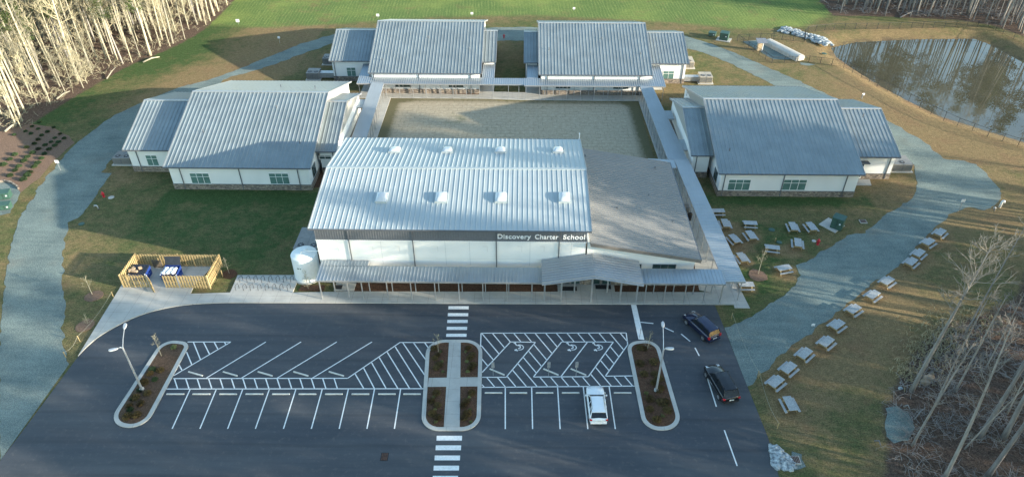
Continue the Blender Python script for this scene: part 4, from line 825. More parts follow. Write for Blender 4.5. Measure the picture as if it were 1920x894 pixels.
# logs and brush
for k, (x0, y0, x1, y1, r_) in enumerate(((106, 186, 131, 171, .16), (9, 247, 33, 231, .2), (200, 148, 217, 126, .12), (268, 117, 299, 107, .17), (1714, 786, 1736, 763, .07), (1696, 817, 1716, 813, .1), (1688, 33, 1722, 20, .14), (1640, 826, 1652, 836, .08), (1694, 762, 1706, 766, .09))):
    a, b = G(x0, y0, .15), G(x1, y1, .35); mid = a.lerp(b, .5)+Vector((.1, .15, .25)); 
    tag(MB().tube([a, mid, b], [r_, r_*.8, r_*.5], 7).build('fallen_log', 'bark' if k < 4 else 'barkd', smooth=True), ['pale fallen log at the lower edge of the left wood', 'curved fallen log beside the planting bed', 'broken log leaning at the wood edge', 'bleached log lying by the sunlit lawn', 'thin broken limb lying in the right wood', 'split log beside the pebble patch', 'leaning dead trunk in the wood beyond the pond', 'short stick at the edge of the right wood', 'short pale log above the pebble patch'][k], 'log')
def brush(name, P, box, n, lab, hgt=1.2, ln=1.6, seed=1, mk='mud', r0=.022):
    r = random.Random(seed); m = MB(); xs = np.array([r.uniform(box[0], box[1]) for _ in range(n)]); ys = np.array([r.uniform(box[2], box[3]) for _ in range(n)]); d = sdist([(p[0], p[1]) for p in P], xs, ys)
    for x, y, dd in zip(xs, ys, d):
        if dd > -.6: continue
        c = noise.noise(Vector((x*.25, y*.25, seed)))
        if c < -.12: continue
        az = r.uniform(0, 6.28); l = ln*r.uniform(.3, 1.2); up = r.uniform(.0, hgt)*(.3+.9*max(0, c)); p = Vector((float(x), float(y), r.uniform(0, .35))); e = p+Vector((math.cos(az)*l, math.sin(az)*l, up)); mid = p.lerp(e, .55)+Vector((r.uniform(-.2, .2), r.uniform(-.2, .2), .2*l))
        m.tube([p, mid, e], [r0, r0*.7, r0*.35], 3, False)
        for _ in range(3):
            b = mid.lerp(e, r.random()); az2 = r.uniform(0, 6.28); m.tube([b, b+Vector((math.cos(az2), math.sin(az2), r.uniform(-.2, .8)))*l*.35], [r0*.6, r0*.3], 3, False)
    o = m.build(name, mk); tag(o, lab, 'brush', kind='stuff')
brush('undergrowth', WOODS_R, (36, 66, 36, 72), 3400, 'tangled grey twigs and fallen branches on the floor of the right wood', 1.6, 1.7, 3, r0=.024)
brush('undergrowth', WOODS_L, (-130, -62, 100, 190), 8000, 'pale brush and fallen twigs on the floor of the left wood', 2.4, 1.5, 4, 'twig', .026)
brush('undergrowth', WOODS_F, (74, 150, 158, 190), 2600, 'grey brush along the edge of the wood beyond the pond', 1.3, 2.2, 5, 'mud', .04)
# tufts of straw-coloured grass at the wood edge
m = MB(); r = random.Random(3)
for (px, py, n, rr) in ((1790, 615, 90, 2.4), (1765, 640, 110, 2.2), (1735, 665, 90, 1.9), (1705, 700, 60, 1.5), (1840, 600, 60, 2.0)):
    c = G(px, py)
    for _ in range(n*3):
        x, y = c.x+r.gauss(0, rr*.6), c.y+r.gauss(0, rr*.6); az = r.uniform(0, 6.28); h = r.uniform(.2, .55); m.tube([(x, y, 0), (x+math.cos(az)*.1, y+math.sin(az)*.1, h*.7), (x+math.cos(az)*.35, y+math.sin(az)*.35, h)], [.04, .03, .01], 3, False)
tag(m.build('straw_grass', 'straw'), 'straw coloured tall grass along the edge of the right wood', 'grass', kind='stuff')
def riprap(px, n, s0, s1, lab, seed, z=.0, hz=.25):
    P = [G(x, y) for x, y in px]; r = random.Random(seed); bx = (min(p.x for p in P), max(p.x for p in P), min(p.y for p in P), max(p.y for p in P)); m = MB(); xs = np.array([r.uniform(bx[0], bx[1]) for _ in range(n)]); ys = np.array([r.uniform(bx[2], bx[3]) for _ in range(n)])
    dd = sdist([(p[0], p[1]) for p in P], xs, ys)
    for x, y, d in zip(xs, ys, dd):
        if d < 0:
            s_ = r.uniform(s0, s1); m.blob((x, y, z+min(hz, -d*.25)+s_*.2), (s_, s_*r.uniform(.6, 1), s_*.5), r.random()*90, 1, .6)
    tag(m.build('rock_pile', 'rock'), lab, 'rocks', kind='stuff')
riprap([(1442, 834), (1455, 836), (1480, 858), (1489, 874), (1484, 880), (1452, 880)], 330, .16, .36, 'pale blue grey riprap stones beside the lower right corner of the car park', 2)
riprap([(1457, 60), (1470, 51), (1490, 57), (1515, 64), (1545, 72), (1562, 84), (1555, 90), (1538, 84), (1510, 72), (1480, 64)], 800, .25, .6, 'bluish riprap stones leading down to the pond', 3)
for k, (x, y, s_) in enumerate(((1740, 710, .62), (1734, 718, .5), (1752, 712, .22), (1688, 728, .25), (1746, 702, .3))):
    p = G(x, y); tag(MB().blob((p.x, p.y, s_*.3), (s_, s_*.75, s_*.55), k+2, 2, .5).build('boulder', 'tan' if k != 3 else 'rock'), ['largest tan boulder beside the base of the leaning tree', 'lower tan boulder beside the leaning tree', 'small stone right of the tan boulders', 'small pale stone at the edge of the right wood', 'tan stone touching the top of the largest boulder'][k], 'boulder')

# ------------------------------------------------------------------ lamp poles
for k, (bx, tz, h1, h2, lab) in enumerate((((267, 731), 6.35, (234, 611), (212, 655), 'tall pale lamp pole with two arms on the left parking island'), ((1230, 733), 6.2, (1243, 608), (1256, 653), 'tall pale lamp pole with two arms on the right parking island'))):
    p = G(*bx); r_ = empty('street_lamp', p, lab, 'street lamp', 'lamp poles on the islands', world=True)
    MB().lathe(p.x, p.y, [(.24, .1), (.24, .3), (.2, .34)], 12).build('footing', 'kerb', r_)
    MB().tube([(p.x, p.y, .3), (p.x, p.y, tz)], [.12, .075], 10).build('pole', 'pole', r_)
    for (hx, hy), z in ((h1, 6.7), (h2, 6.3)):
        e = G(hx, hy, z); d = (e-Vector((p.x, p.y, z))); d.z = 0; ln = d.length; u = d/ln; st = Vector((p.x, p.y, tz-.1)); tip = Vector((p.x, p.y, z))+u*(ln-.35)
        MB().tube([st, st.lerp(tip, .4)+Vector((0, 0, .12)), tip], [.045, .04, .035], 6).build('arm', 'pole', r_)
        h = MB(); sd_ = Vector((-u.y, u.x, 0)); n_ = 7; prof = [(-.4, .06), (-.3, .12), (-.1, .17), (.15, .19), (.35, .17), (.45, .09)]
        for t, wv_ in prof:
            c = tip+u*(t+.3); h.v += [tuple(c-sd_*wv_-Vector((0, 0, .03))), tuple(c-sd_*wv_*.7+Vector((0, 0, .08))), tuple(c+sd_*wv_*.7+Vector((0, 0, .08))), tuple(c+sd_*wv_-Vector((0, 0, .03)))]
        for i in range(5):
            for j in range(4): j2 = (j+1) % 4; h.f.append((i*4+j, i*4+j2, (i+1)*4+j2, (i+1)*4+j))
        h.f += [(0, 1, 2, 3), (23, 22, 21, 20)]; hd = h.build('lamp_head', 'pole', r_, label=None); c = tip+u*.35; MB().box(c.x-.12, c.x+.12, c.y-.12, c.y+.12, c.z-.06, c.z-.035).build('lens', 'lamp', hd)

# ------------------------------------------------------------------ wheel stops
def wstop(x, y, vx, vy, lab, grp):
    a, b = G(x-vx/2, y-vy/2, .1), G(x+vx/2, y+vy/2, .1); c = (a+b)/2; d = (b-a).normalized(); L_ = .93; n = Vector((-d.y, d.x, 0)); m = MB()
    bt = [c+d*s*L_+n*t*.075 for s, t in ((-1, -1), (1, -1), (1, 1), (-1, 1))]; tp = [c+d*s*(L_-.03)+n*t*.055 for s, t in ((-1, -1), (1, -1), (1, 1), (-1, 1))]
    m.hexa([(p.x, p.y, .036) for p in bt], [(p.x, p.y, .16) for p in tp]); tag(m.build('wheel_stop', 'stop', bevel=.01), lab, 'wheel stop', grp)
for i, x in enumerate([328.7, 377.5, 427.7, 477, 526.7, 576.4, 626, 675.7, 725.4, 772.5]): wstop(x, 738, 34, 0, ORD[i]+' wheel stop from the left in the straight row left of the middle island', 'wheel stops in the straight row')
for i, x in enumerate([925.4, 972, 1021, 1070, 1119, 1167.5]): wstop(x, 735.7, 33, 0, (ORD[i]+' wheel stop from the left in the straight row right of the middle island') if i != 4 else 'wheel stop partly hidden behind the white car', 'wheel stops in the straight row')
for i, x in enumerate([366.5, 431.5, 497, 564, 630.5]): wstop(x, 700, 28, 8, ORD[i]+' slanted wheel stop from the left in the angled bays', 'wheel stops in the angled bays')
for i, x in enumerate([932, 1033, 1084.5]): wstop(x, 696.5, 29, 12, ORD[i]+' slanted wheel stop from the left behind the wheelchair bay signs', 'wheel stops in the wheelchair bays')
# signs on posts
def post_sign(x, y, h, w_, hh, lab, grp=None, col='skin', wood=False, rz=0, n=1, base=.02):
    p = G(x, y); r_ = empty('sign', p, lab, 'sign', grp, world=True); w_ *= .8; hh *= .8; MB().box(p.x-.03, p.x+.03, p.y-.03, p.y+.03, base, h).build('post', 'woodt' if wood else 'galt', r_)
    for i in range(n):
        z1 = h-.02-i*(hh+.06); m = MB(); a = Vector((math.cos(rz), math.sin(rz), 0))*w_/2; q = Vector((p.x, p.y-.045, 0)); t = Vector((0, .012, 0))
        m.hexa([q-a-t+Vector((0, 0, z1-hh)), q+a-t+Vector((0, 0, z1-hh)), q+a+t+Vector((0, 0, z1-hh)), q-a+t+Vector((0, 0, z1-hh))], [q-a-t+Vector((0, 0, z1)), q+a-t+Vector((0, 0, z1)), q+a+t+Vector((0, 0, z1)), q-a+t+Vector((0, 0, z1))]); m.build('sign_panel', col, r_)
for i, x in enumerate((924.7, 1028.4, 1080)): post_sign(x, 704, 2.15, .42, .5, ORD[i]+' grey wheelchair bay sign from the left beside the angled bays', 'signs at the wheelchair bays', 'galt', n=2)
post_sign(1199, 634, 1.6, .1, .3, 'thin grey sign post seen edge on by the white stop line', None, 'galt', base=.1)
for x, y, lab, h, s_ in ((114, 320, 'white square sign on a post beside the left gravel drive', 1.9, .75), (1797, 396, 'white square sign on a tall post beside the right gravel drive', 2.1, .7), (1523, 613, 'small white sign lying low on the gravel drive', .6, .5), (525, 82, 'white sign on a short post on the shaded lawn upper left', 1.6, .65),
                      (447, 46, 'white board sign at the sunlit edge of the field by the left wood', 1.2, 1.0), (709, 35, 'white square sign in the field above the rear left classroom', 1.1, .85), (885, 31, 'tilted white sign in the field behind the rear left classroom', 1.0, .75), (1076, 21, 'small white sign in the field above the green gap', .9, .7), (1616, 186, 'little white marker sign on the dry bank left of the pond', 1.2, .6)):
    post_sign(x, y, h, s_, s_*.85, lab, 'small white signs about the grounds')
# ------------------------------------------------------------------ hydrants, pipes, covers
def hydrant(x, y, lab):
    p = G(x, y); r_ = empty('fire_hydrant', p, lab, 'fire hydrant', 'red fire hydrants', world=True)
    MB().lathe(p.x, p.y, [(.2, 0), (.2, .08), (.13, .1), (.13, .6), (.19, .62), (.19, .68), (.15, .72), (.12, .82), (.05, .88), (.04, .95)], 12).build('body', 'hyd', r_, smooth=False)
    MB().tube([(p.x-.28, p.y, .5), (p.x+.28, p.y, .5)], .075, 8).build('hose_outlet', 'hyd', r_); MB().tube([(p.x, p.y, .5), (p.x, p.y-.24, .5)], .1, 8).build('pumper_outlet', 'hyd', r_)
hydrant(195, 369, 'red fire hydrant on the lawn beside the left gravel drive'); hydrant(945, 72, 'red fire hydrant between the two rear classroom buildings'); hydrant(1533, 458, 'red fire hydrant on the picnic lawn')
def pipe(x, y, h, r, lab, mk='trim', hook=True, dx=-.45):
    p = G(x, y); pts = [Vector((p.x, p.y, 0)), Vector((p.x, p.y, h))]+([Vector((p.x+dx*.3, p.y, h+.18)), Vector((p.x+dx*.8, p.y, h+.15)), Vector((p.x+dx, p.y, h-.12))] if hook else [])
    tag(MB().tube(pts, r, 10).build('vent_pipe', mk, smooth=True), lab, 'pipe')
pipe(1874, 389, .95, .16, 'white hooked vent pipe at the right end of the gravel drive', dx=.3); pipe(1864, 395, .4, .1, 'short grey pipe stub beside the white vent pipe', 'galt', True, -.2)
pipe(185, 393, .55, .1, 'bent silver pipe on the lawn below the left hydrant', 'galt'); pipe(1453, 453, .6, .07, 'short tan utility stake on the picnic lawn', 'wood', False)
for k, (x, y, r, mk, lab) in enumerate(((1447, 431, .42, 'ugreen', 'round green cover in the middle of the picnic lawn'), (1461, 454.5, .36, 'ugreen', 'dark green cover beside the tan utility stake'), (1526, 452, .28, 'kerb', 'white ring cover beside the picnic lawn hydrant'), (208.5, 370.5, .42, 'kerb', 'round concrete cover beside the left hydrant'), (153, 420, .4, 'ugreen', 'faint green cover near the left gravel drive'), (1545, 101, .5, 'ugreen', 'round green lid beside the fenced yard'))):
    p = G(x, y); tag(MB().lathe(p.x, p.y, [(r, 0), (r, .06), (r*.85, .09), (r*.8, .09)], 16).build('utility_cover', mk), lab, 'cover')
def grate(x, y, w_, d_, lab, z=.04):
    p = G(x, y); r_ = empty('drain_grate', p, lab, 'drain', None, world=True); m = MB(); MB().box(p.x-w_/2-.06, p.x+w_/2+.06, p.y-d_/2-.06, p.y+d_/2+.06, 0, z).build('frame', 'black' if z < .05 else 'kerb', r_)
    n = int(w_/.14)
    for i in range(n): m.box(p.x-w_/2+i*w_/n+.02, p.x-w_/2+(i+1)*w_/n-.02, p.y-d_/2, p.y+d_/2, z, z+.02)
    m.build('bars', 'rust', r_)
grate(721, 856, .62, .8, 'rusty drain grate in the asphalt left of the lower crosswalk'); grate(1491, 863, .75, .75, 'rusty drain box beside the riprap stones', .16); grate(1618, 416, .8, .7, 'rusty drain in a stone surround below the right classroom', .12)
# ------------------------------------------------------------------ utility cabinets
def cabinet(x, y, w_, d_, h, rz, lab, pad=None, col='ugreen', cat='utility box', grp=None, name='utility_cabinet'):
    p = G(x, y); r_ = empty(name, p, lab, cat, grp, rz); b = MB(); b.hexa([(-w_/2, -d_/2, .1), (w_/2, -d_/2, .1), (w_/2, d_/2, .1), (-w_/2, d_/2, .1)], [(-w_/2, -d_/2+.08, h), (w_/2, -d_/2+.08, h), (w_/2, d_/2, h), (-w_/2, d_/2, h)]); b.build('body', col, r_, bevel=.03)
    MB().hexa([(-w_/2-.04, -d_/2+.02, h), (w_/2+.04, -d_/2+.02, h), (w_/2+.04, d_/2+.04, h), (-w_/2-.04, d_/2+.04, h)], [(-w_/2-.04, -d_/2+.06, h+.04), (w_/2+.04, -d_/2+.06, h+.04), (w_/2+.02, d_/2, h+.16), (-w_/2-.02, d_/2, h+.16)]).build('lid', col, r_)
    MB().box(-.012, .012, -d_/2-.0, -d_/2+.05, .15, h-.1).build('door_seam', 'black', r_); MB().box(w_*.2, w_*.2+.2, -d_/2-.006, -d_/2+.05, h*.55, h*.55+.18).build('warning_label', 'skin', r_)
    if pad: MB().box(-pad[0]/2, pad[0]/2, -pad[1]/2, pad[1]/2, -.05, .12).build('pad', 'kerb', r_)
cabinet(1357, 75, 1.8, 1.5, 1.6, R(-25), 'dark green transformer cabinet on a white pad by the rear drive', (3.0, 2.3)); cabinet(1335, 68, 1.5, 1.2, .8, R(-25), 'small green utility box left of the rear transformer cabinet')
cabinet(1568, 427, 1.5, 1.3, 1.75, R(-38), 'large dark green transformer cabinet on a pale slab by the picnic lawn'); structure(MB().poly(GL([(1535, 421), (1553, 409), (1584, 424), (1566, 437)]), -.05, .11).build('cabinet_slab', 'kerb'))
cabinet(11, 371, 1.6, 1.2, 1.0, R(15), 'upper green utility box on the gravel pad at the left edge'); cabinet(13, 391, 1.35, 1.0, .8, R(12), 'lower green utility box on the gravel pad at the left edge')
rw = MB(); pr_ = jag(GL([(-10, 344), (8, 341), (22, 344), (34, 352), (37, 358)]), .42, 0, 1, False)
for i, (a, b) in enumerate(zip(pr_, pr_[1:])): rw.beam(a+Vector((0, 0, .18+.02*(i % 2))), a.lerp(b, .96)+Vector((0, 0, .18)), .22, .3)
tag(rw.build('retaining_wall', 'stone'), 'low block retaining wall curving behind the green boxes', 'wall')
# ------------------------------------------------------------------ condensers
def condenser(x0, x1, y0, y1, h, lab, col='acg', nf=2, duct=None, along='x'):
    r_ = empty('condenser_unit', ((x0+x1)/2, y0, 0), lab, 'air conditioner', 'condensers beside the classroom buildings', world=True)
    MB().box(x0-.25, x1+.25, y0-.25, y1+.25, -.05, .12).build('pad', 'kerb', r_); MB().box(x0, x1, y0, y1, .14, h).build('cabinet', col, r_, bevel=.03)
    g = MB(); 
    for i in range(int((x1-x0)/.13)): g.box(x0+.06+i*.13, x0+.1+i*.13, y0-.015, y0, .3, h-.15)
    g.build('louvres', 'trimd', r_); MB().box((x0+x1)/2-.02, (x0+x1)/2+.02, y0-.03, y1+.003, .2, h+.012).build('seam', 'trimd', r_)
    for i in range(nf):
        cx = x0+(x1-x0)*(i+.5)/nf; cy = y0+min(.75, (y1-y0)*.4); rr = min(.42, (x1-x0)/nf*.42); f = MB().lathe(cx, cy, [(rr, h-.01), (rr, h+.03), (rr-.05, h+.035)], 16).build('fan', 'fan', r_)
        b = MB()
        for a in range(4): b.beam((cx-rr*math.cos(a*.785), cy-rr*math.sin(a*.785), h+.045), (cx+rr*math.cos(a*.785), cy+rr*math.sin(a*.785), h+.045), .02, .015)
        b.tube([(cx, cy, h+.02), (cx, cy, h+.06)], .09, 8); b.build('fan_guard', 'galt', f)
    if duct: MB().box(*duct, .3, h-.25).build('duct', 'galt', r_)
condenser(-64.0, -61.3, 94.6, 97.0, 1.25, 'dark grey twin fan condenser beside the front left classroom', duct=(-61.3, -59.9, 95.2, 96.4))
condenser(-41.6, -39.2, 126.8, 129.2, 1.5, 'grey twin fan condenser nearest the left end of the rear left classroom', duct=(-39.2, -36.2, 127.4, 128.6)); condenser(-40.2, -38.2, 134.2, 136.6, 1.4, 'grey condenser farther back beside the rear left classroom', nf=2, duct=(-38.2, -36.2, 135, 136))
condenser(33.9, 36.3, 126.3, 128.7, 1.45, 'beige twin fan condenser in front beside the rear right classroom', 'act', 2, (31, 33.9, 126.8, 127.8)); condenser(32.4, 34.2, 133.5, 136.5, 1.4, 'beige single fan condenser farther back beside the rear right classroom', 'act', 1)
condenser(57.3, 60.2, 94.4, 97.2, 1.35, 'grey single fan condenser at the right end of the right classroom', 'acg', 1)
condenser(-28.9, -25.6, 70.4, 75.0, 2.5, 'large dark rooftop style condenser behind the white water tank', 'acg', 2)
# ------------------------------------------------------------------ water tank
tk = empty('water_tank', (-26.75, 68.1, 0), 'big white cylindrical water tank at the left end of the hall', 'water tank', world=True)
MB().lathe(-26.75, 68.1, [(1.62, .0), (1.62, .25), (1.60, .27), (1.60, 3.45), (1.55, 3.55), (1.1, 3.72), (.45, 3.86), (.3, 3.88)], 40).build('shell', 'tank', tk, smooth=False)
MB().lathe(-26.6, 68.6, [(.3, 3.8), (.3, 3.98), (.1, 4.0)], 16).build('hatch', 'tank', tk); MB().tube([(-26.9, 67.6, 3.8), (-26.9, 67.6, 4.1), (-26.3, 67.8, 4.15), (-24.35, 67.8, 4.15)], .07, 8).build('inlet_pipe', 'trim', tk)
m = MB()
for i in range(6):
    if i == 3: continue
    a = R(-112+i*3.2); cxx, cyy = -26.75+1.606*math.cos(a), 68.1+1.606*math.sin(a); m.box(cxx-.03, cxx+.03, cyy-.012, cyy+.012, 2.25, 2.4)
m.build('maker_mark', 'tgreen', tk)
MB().lathe(-26.75, 68.1, [(1.85, -.05), (1.85, .12), (1.8, .13)], 32).build('footing', 'kerb', tk)
# ------------------------------------------------------------------ bike racks
for r_i, (xs, yb, cy) in enumerate((([1208, 1262, 1315, 1368, 1422, 1477, 1528, 1580], 528.5, 'back'), ([1180, 1235, 1287, 1342, 1397, 1450, 1503, 1557], 543.8, 'front'))):
    for i, x in enumerate(xs):
        p = G(140+x/3.8875+1.5, yb, KZ); rk = MB(); pts = [Vector((p.x-.12, p.y-.1, KZ-.05)), Vector((p.x-.12, p.y-.1, .75))]+[Vector((p.x-.12+.24*(1-math.cos(a))/2*1.0, p.y-.1+.45*(1-math.cos(a))/2, .75+.2*math.sin(a))) for a in (.5, 1.05, 1.57, 2.1, 2.64)]+[Vector((p.x+.12, p.y+.35, .75)), Vector((p.x+.12, p.y+.35, KZ-.05))]
        rk.tube(pts, .028, 6); tag(rk.build('bike_rack', 'fence', smooth=True), 'black hoop bike rack, %s from the left in the %s row' % (ORD[i], cy), 'bike rack', 'hoop bike racks on the concrete pad')
# ------------------------------------------------------------------ dumpster yard
ye = empty('timber_screen', (-43.6, 65.5, 0), 'yellow slatted timber screen fence standing round the two dumpsters', 'fence', world=True)
FX0, FX1, FY0, FY1, FH = -48.9, -38.2, 65.35, 69.5, 2.05
def slats(a, b, name, h=FH, par=ye, sp=.17):
    a, b = Vector((*a, 0)), Vector((*b, 0)); d = (b-a); n = max(2, int(d.length/sp)); u = d.normalized(); nn = Vector((-u.y, u.x, 0)); m = MB()
    for i in range(n):
        c = a+d*(i+.5)/n+nn*(.045 if i % 2 else -.045); hh = h+.025*math.sin(i*5.1); m.hexa([c-u*.066-nn*.011+Vector((0, 0, .1)), c+u*.066-nn*.011+Vector((0, 0, .1)), c+u*.066+nn*.011+Vector((0, 0, .1)), c-u*.066+nn*.011+Vector((0, 0, .1))], [c-u*.066-nn*.011+Vector((0, 0, hh)), c+u*.066-nn*.011+Vector((0, 0, hh)), c+u*.066+nn*.011+Vector((0, 0, hh)), c-u*.066+nn*.011+Vector((0, 0, hh))])
    for z in (.4, 1.1, 1.8): m.beam(a+Vector((0, 0, z)), b+Vector((0, 0, z)), .06, .09)
    return m.build(name, 'wood', par)
g0, g1, g2 = G(284, 539).x, G(313, 539).x, G(340, 539).x
slats((FX0, FY0), (g0, FY0), 'fence_panel'); slats((g1, FY0), (g2-.1, FY0), 'gate'); slats((g2+.1, FY0), (FX1, FY0), 'fence_panel'); slats((FX1, FY0), (FX1, FY1), 'fence_panel'); slats((FX0, FY1), (FX1, FY1), 'fence_panel'); slats((FX0, FY0), (FX0, FY1), 'fence_panel')
ge = G(290, 550); slats((g0+.08, FY0-.05), (ge.x+.12, ge.y-.1), 'gate')
for x in (FX0, g0, g2, FX1): MB().box(x-.06, x+.06, FY0-.07, FY0+.07, 0, FH+.08).build('fence_post', 'galt' if x in (g0, g2) else 'woodt', ye)
for x, y in ((FX0, FY1), (FX1, FY1), (-43.5, FY1)): MB().box(x-.06, x+.06, y+.06, y+.18, 0, FH).build('fence_post', 'woodt', ye)
def dumpster(x, y, lab, opened):
    r_ = empty('dumpster', (x, y, 0), lab, 'dumpster', 'blue dumpsters in the timber yard', world=True); W2, h0, h1 = .98, 1.25, 1.5; m = MB(); yf_, yb_ = y-.85, y+.85; t = .05
    def wall(a, b, c, d):
        m.add([a, b, c, d], [(0, 1, 2, 3)])
    # hollow box: outer and inner skins
    o = [(x-W2, yf_+.12, KZ+.1), (x+W2, yf_+.12, KZ+.1), (x+W2, yb_-.12, KZ+.1), (x-W2, yb_-.12, KZ+.1), (x-W2, yf_, h0), (x+W2, yf_, h0), (x+W2, yb_, h1), (x-W2, yb_, h1)]
    i_ = [(x-W2+t, yf_+.17, KZ+.2), (x+W2-t, yf_+.17, KZ+.2), (x+W2-t, yb_-.17, KZ+.2), (x-W2+t, yb_-.17, KZ+.2), (x-W2+t, yf_+t, h0), (x+W2-t, yf_+t, h0), (x+W2-t, yb_-t, h1), (x-W2+t, yb_-t, h1)]
    m.add(o+i_, [(3, 2, 1, 0), (0, 1, 5, 4), (1, 2, 6, 5), (2, 3, 7, 6), (3, 0, 4, 7), (8, 9, 10, 11), (12, 13, 9, 8), (13, 14, 10, 9), (14, 15, 11, 10), (15, 12, 8, 11), (4, 5, 13, 12), (5, 6, 14, 13), (6, 7, 15, 14), (7, 4, 12, 15)])
    for zz in (.55, 1.0): m.box(x-W2-.05, x+W2+.05, yf_-.0, yf_+.06, zz, zz+.08)
    m.build('body', 'blue', r_)
    for s_ in (-1, 1):
        MB().box(x+s_*W2-.08+(s_*.1), x+s_*W2+.08+(s_*.1), y-.55, y+.45, .72, .95).build('lift_pocket', 'blue', r_); MB().box(x+s_*.7-.08, x+s_*.7+.08, y-.7, y-.55, KZ, KZ+.12).build('caster', 'black', r_); MB().box(x+s_*.98-.04, x+s_*.98+.04, yf_-.01, yf_+.12, h0-.02, h0+.08).build('reflector', 'skin', r_)
    if opened:
        l = MB(); l.hexa([(x-W2, yb_, h1), (x+W2, yb_, h1), (x+W2, yb_+.06, h1), (x-W2, yb_+.06, h1)], [(x-W2+.05, yb_+.35, h1+1.05), (x+W2, yb_+.4, h1+1.05), (x+W2, yb_+.46, h1+1.05), (x-W2+.05, yb_+.41, h1+1.05)]); l.build('lid', 'lidb', r_)
    else:
        l = MB(); l.hexa([(x-W2-.02, yf_-.02, h0+.01), (x+W2+.02, yf_-.02, h0+.01), (x+W2+.02, yb_, h1+.01), (x-W2-.02, yb_, h1+.01)], [(x-W2-.02, yf_-.02, h0+.06), (x+W2+.02, yf_-.02, h0+.06), (x+W2+.02, yb_, h1+.06), (x-W2-.02, yb_, h1+.06)])
        for q in range(9): xx = x-.85+q*.21; l.hexa([(xx, yf_, h0+.05), (xx+.07, yf_, h0+.05), (xx+.07, yb_, h1+.05), (xx, yb_, h1+.05)], [(xx, yf_, h0+.1), (xx+.07, yf_, h0+.1), (xx+.07, yb_, h1+.1), (xx, yb_, h1+.1)])
        l.build('lid', 'lidb', r_)
    return r_
d1 = G(262, 512, 1.1); d2 = G(318, 514, 1.1); dumpster(d1.x-.1, 67.2, 'blue dumpster with its black lid shut and cardboard on top', False); dumpster(d2.x, 67.2, 'blue dumpster with its lid raised and full of white bags', True)
r = random.Random(9)
for k in range(9): tag(MB().blob((d2.x-.72+(k % 3)*.6+r.uniform(-.08, .08), 66.85+(k//3)*.38, 1.22+r.uniform(0, .1)), (.36, .28, .26), k, 2, .5).build('rubbish_bag', 'bag', smooth=True), 'white rubbish bag in the open dumpster, %s of the %s row' % (['left', 'middle', 'right'][k % 3], ['front', 'middle', 'back'][k//3]), 'rubbish bag', 'white bags in the open dumpster')
for k, (dx, dy, w_, d_, a) in enumerate(((-.85, -.3, .55, .4, .4), (-.35, -.45, .7, .3, -.1), (.1, .15, .4, .35, .7), (-.7, .1, .45, .3, -.6))):
    p = Vector((d1.x-.1+dx, 67.2+dy, 1.48+.1*dy)); m = MB(); c, s_ = math.cos(a), math.sin(a); q = lambda u, v, z: (p.x+u*c-v*s_, p.y+u*s_+v*c, p.z+z)
    m.hexa([q(-w_/2, -d_/2, 0), q(w_/2, -d_/2, 0), q(w_/2, d_/2, .0), q(-w_/2, d_/2, .0)], [q(-w_/2, -d_/2, .14), q(w_/2, -d_/2, .1), q(w_/2, d_/2, .16), q(-w_/2, d_/2, .2)]); m.v += []; tag(m.build('cardboard_box', 'card'), ['crumpled brown cardboard at the left end of the shut dumpster', 'long flat cardboard on the front of the shut dumpster', 'small cardboard piece in the middle of the shut dumpster lid', 'bent cardboard at the back left of the shut dumpster'][k], 'cardboard box')
pl = empty('pallet', (G(296, 492, .8).x, 69.2, KZ), 'weathered wooden pallet leaning upright between the two dumpsters', 'pallet', world=True); m = MB(); x0 = ORG[pl.name].x
for i in range(7): m.box(x0-.6, x0+.6, 69.16-.0+i*.0, 69.19, .2+i*.17, .31+i*.17)
m.build('deck_boards', 'pallet', pl); m = MB(); [m.box(x0+q-.05, x0+q+.05, 69.19, 69.29, .16, 1.36) for q in (-.5, 0, .5)]; m.build('stringers', 'pallet', pl)
# stakes and strings
def stakes(pts, lab, sag=.1):
    P = [G(x, y) for x, y in pts]; r_ = empty('string_line', P[0], lab, 'string line', None, world=True)
    for p in P: MB().box(p.x-.035, p.x+.035, p.y-.035, p.y+.035, 0, .9).build('stake', 'wood', r_)
    m = MB()
    for a, b in zip(P, P[1:]): m.tube([a.lerp(b, t)+Vector((0, 0, .8-sag*4*t*(1-t))) for t in (0, .2, .4, .6, .8, 1)], .013, 4)
    m.build('string', 'cord', r_)
stakes([(213, 557), (150, 640), (124, 670)], 'pale string on wooden stakes beside the left concrete apron', .4); stakes([(1422, 709), (1457, 803)], 'pale string sagging between stakes at the car park edge lower right', .6); stakes([(1371, 597), (1420, 706)], 'faint string from a stake across the mouth of the right gravel drive', .5)
tag(MB().box(-1, 1, 0, .1, 0, 0.01).build('x', 'wood'), 'x') and bpy.data.objects.remove(bpy.data.objects['x'])
for x, y, lab in ((418, 519, 'short wooden stake in the mulch ring left of the bike racks'),): p = G(x, y); tag(MB().box(p.x-.04, p.x+.04, p.y-.04, p.y+.04, 0, 1.1).build('wooden_stake', 'woodt'), lab, 'stake')
# bin and box beside annexe
p = G(1292, 413); b_ = empty('litter_bin', (p.x, p.y, 0), 'black domed litter bin between the annexe and the long walkway', 'litter bin', world=True)
MB().lathe(p.x, p.y, [(.28, .07), (.3, .9), (.31, .95)], 16).build('body', 'black', b_); MB().lathe(p.x, p.y, [(.33, .93), (.33, 1.0), (.25, 1.22), (.1, 1.3)], 16).build('domed_lid', 'fan', b_)
p = G(1285, 400); tag(MB().box(p.x-.35, p.x+.35, p.y-.5, p.y+.5, .07, 1.3).build('meter_cabinet', 'acg', bevel=.04), 'grey meter cabinet beside the black litter bin', 'cabinet')

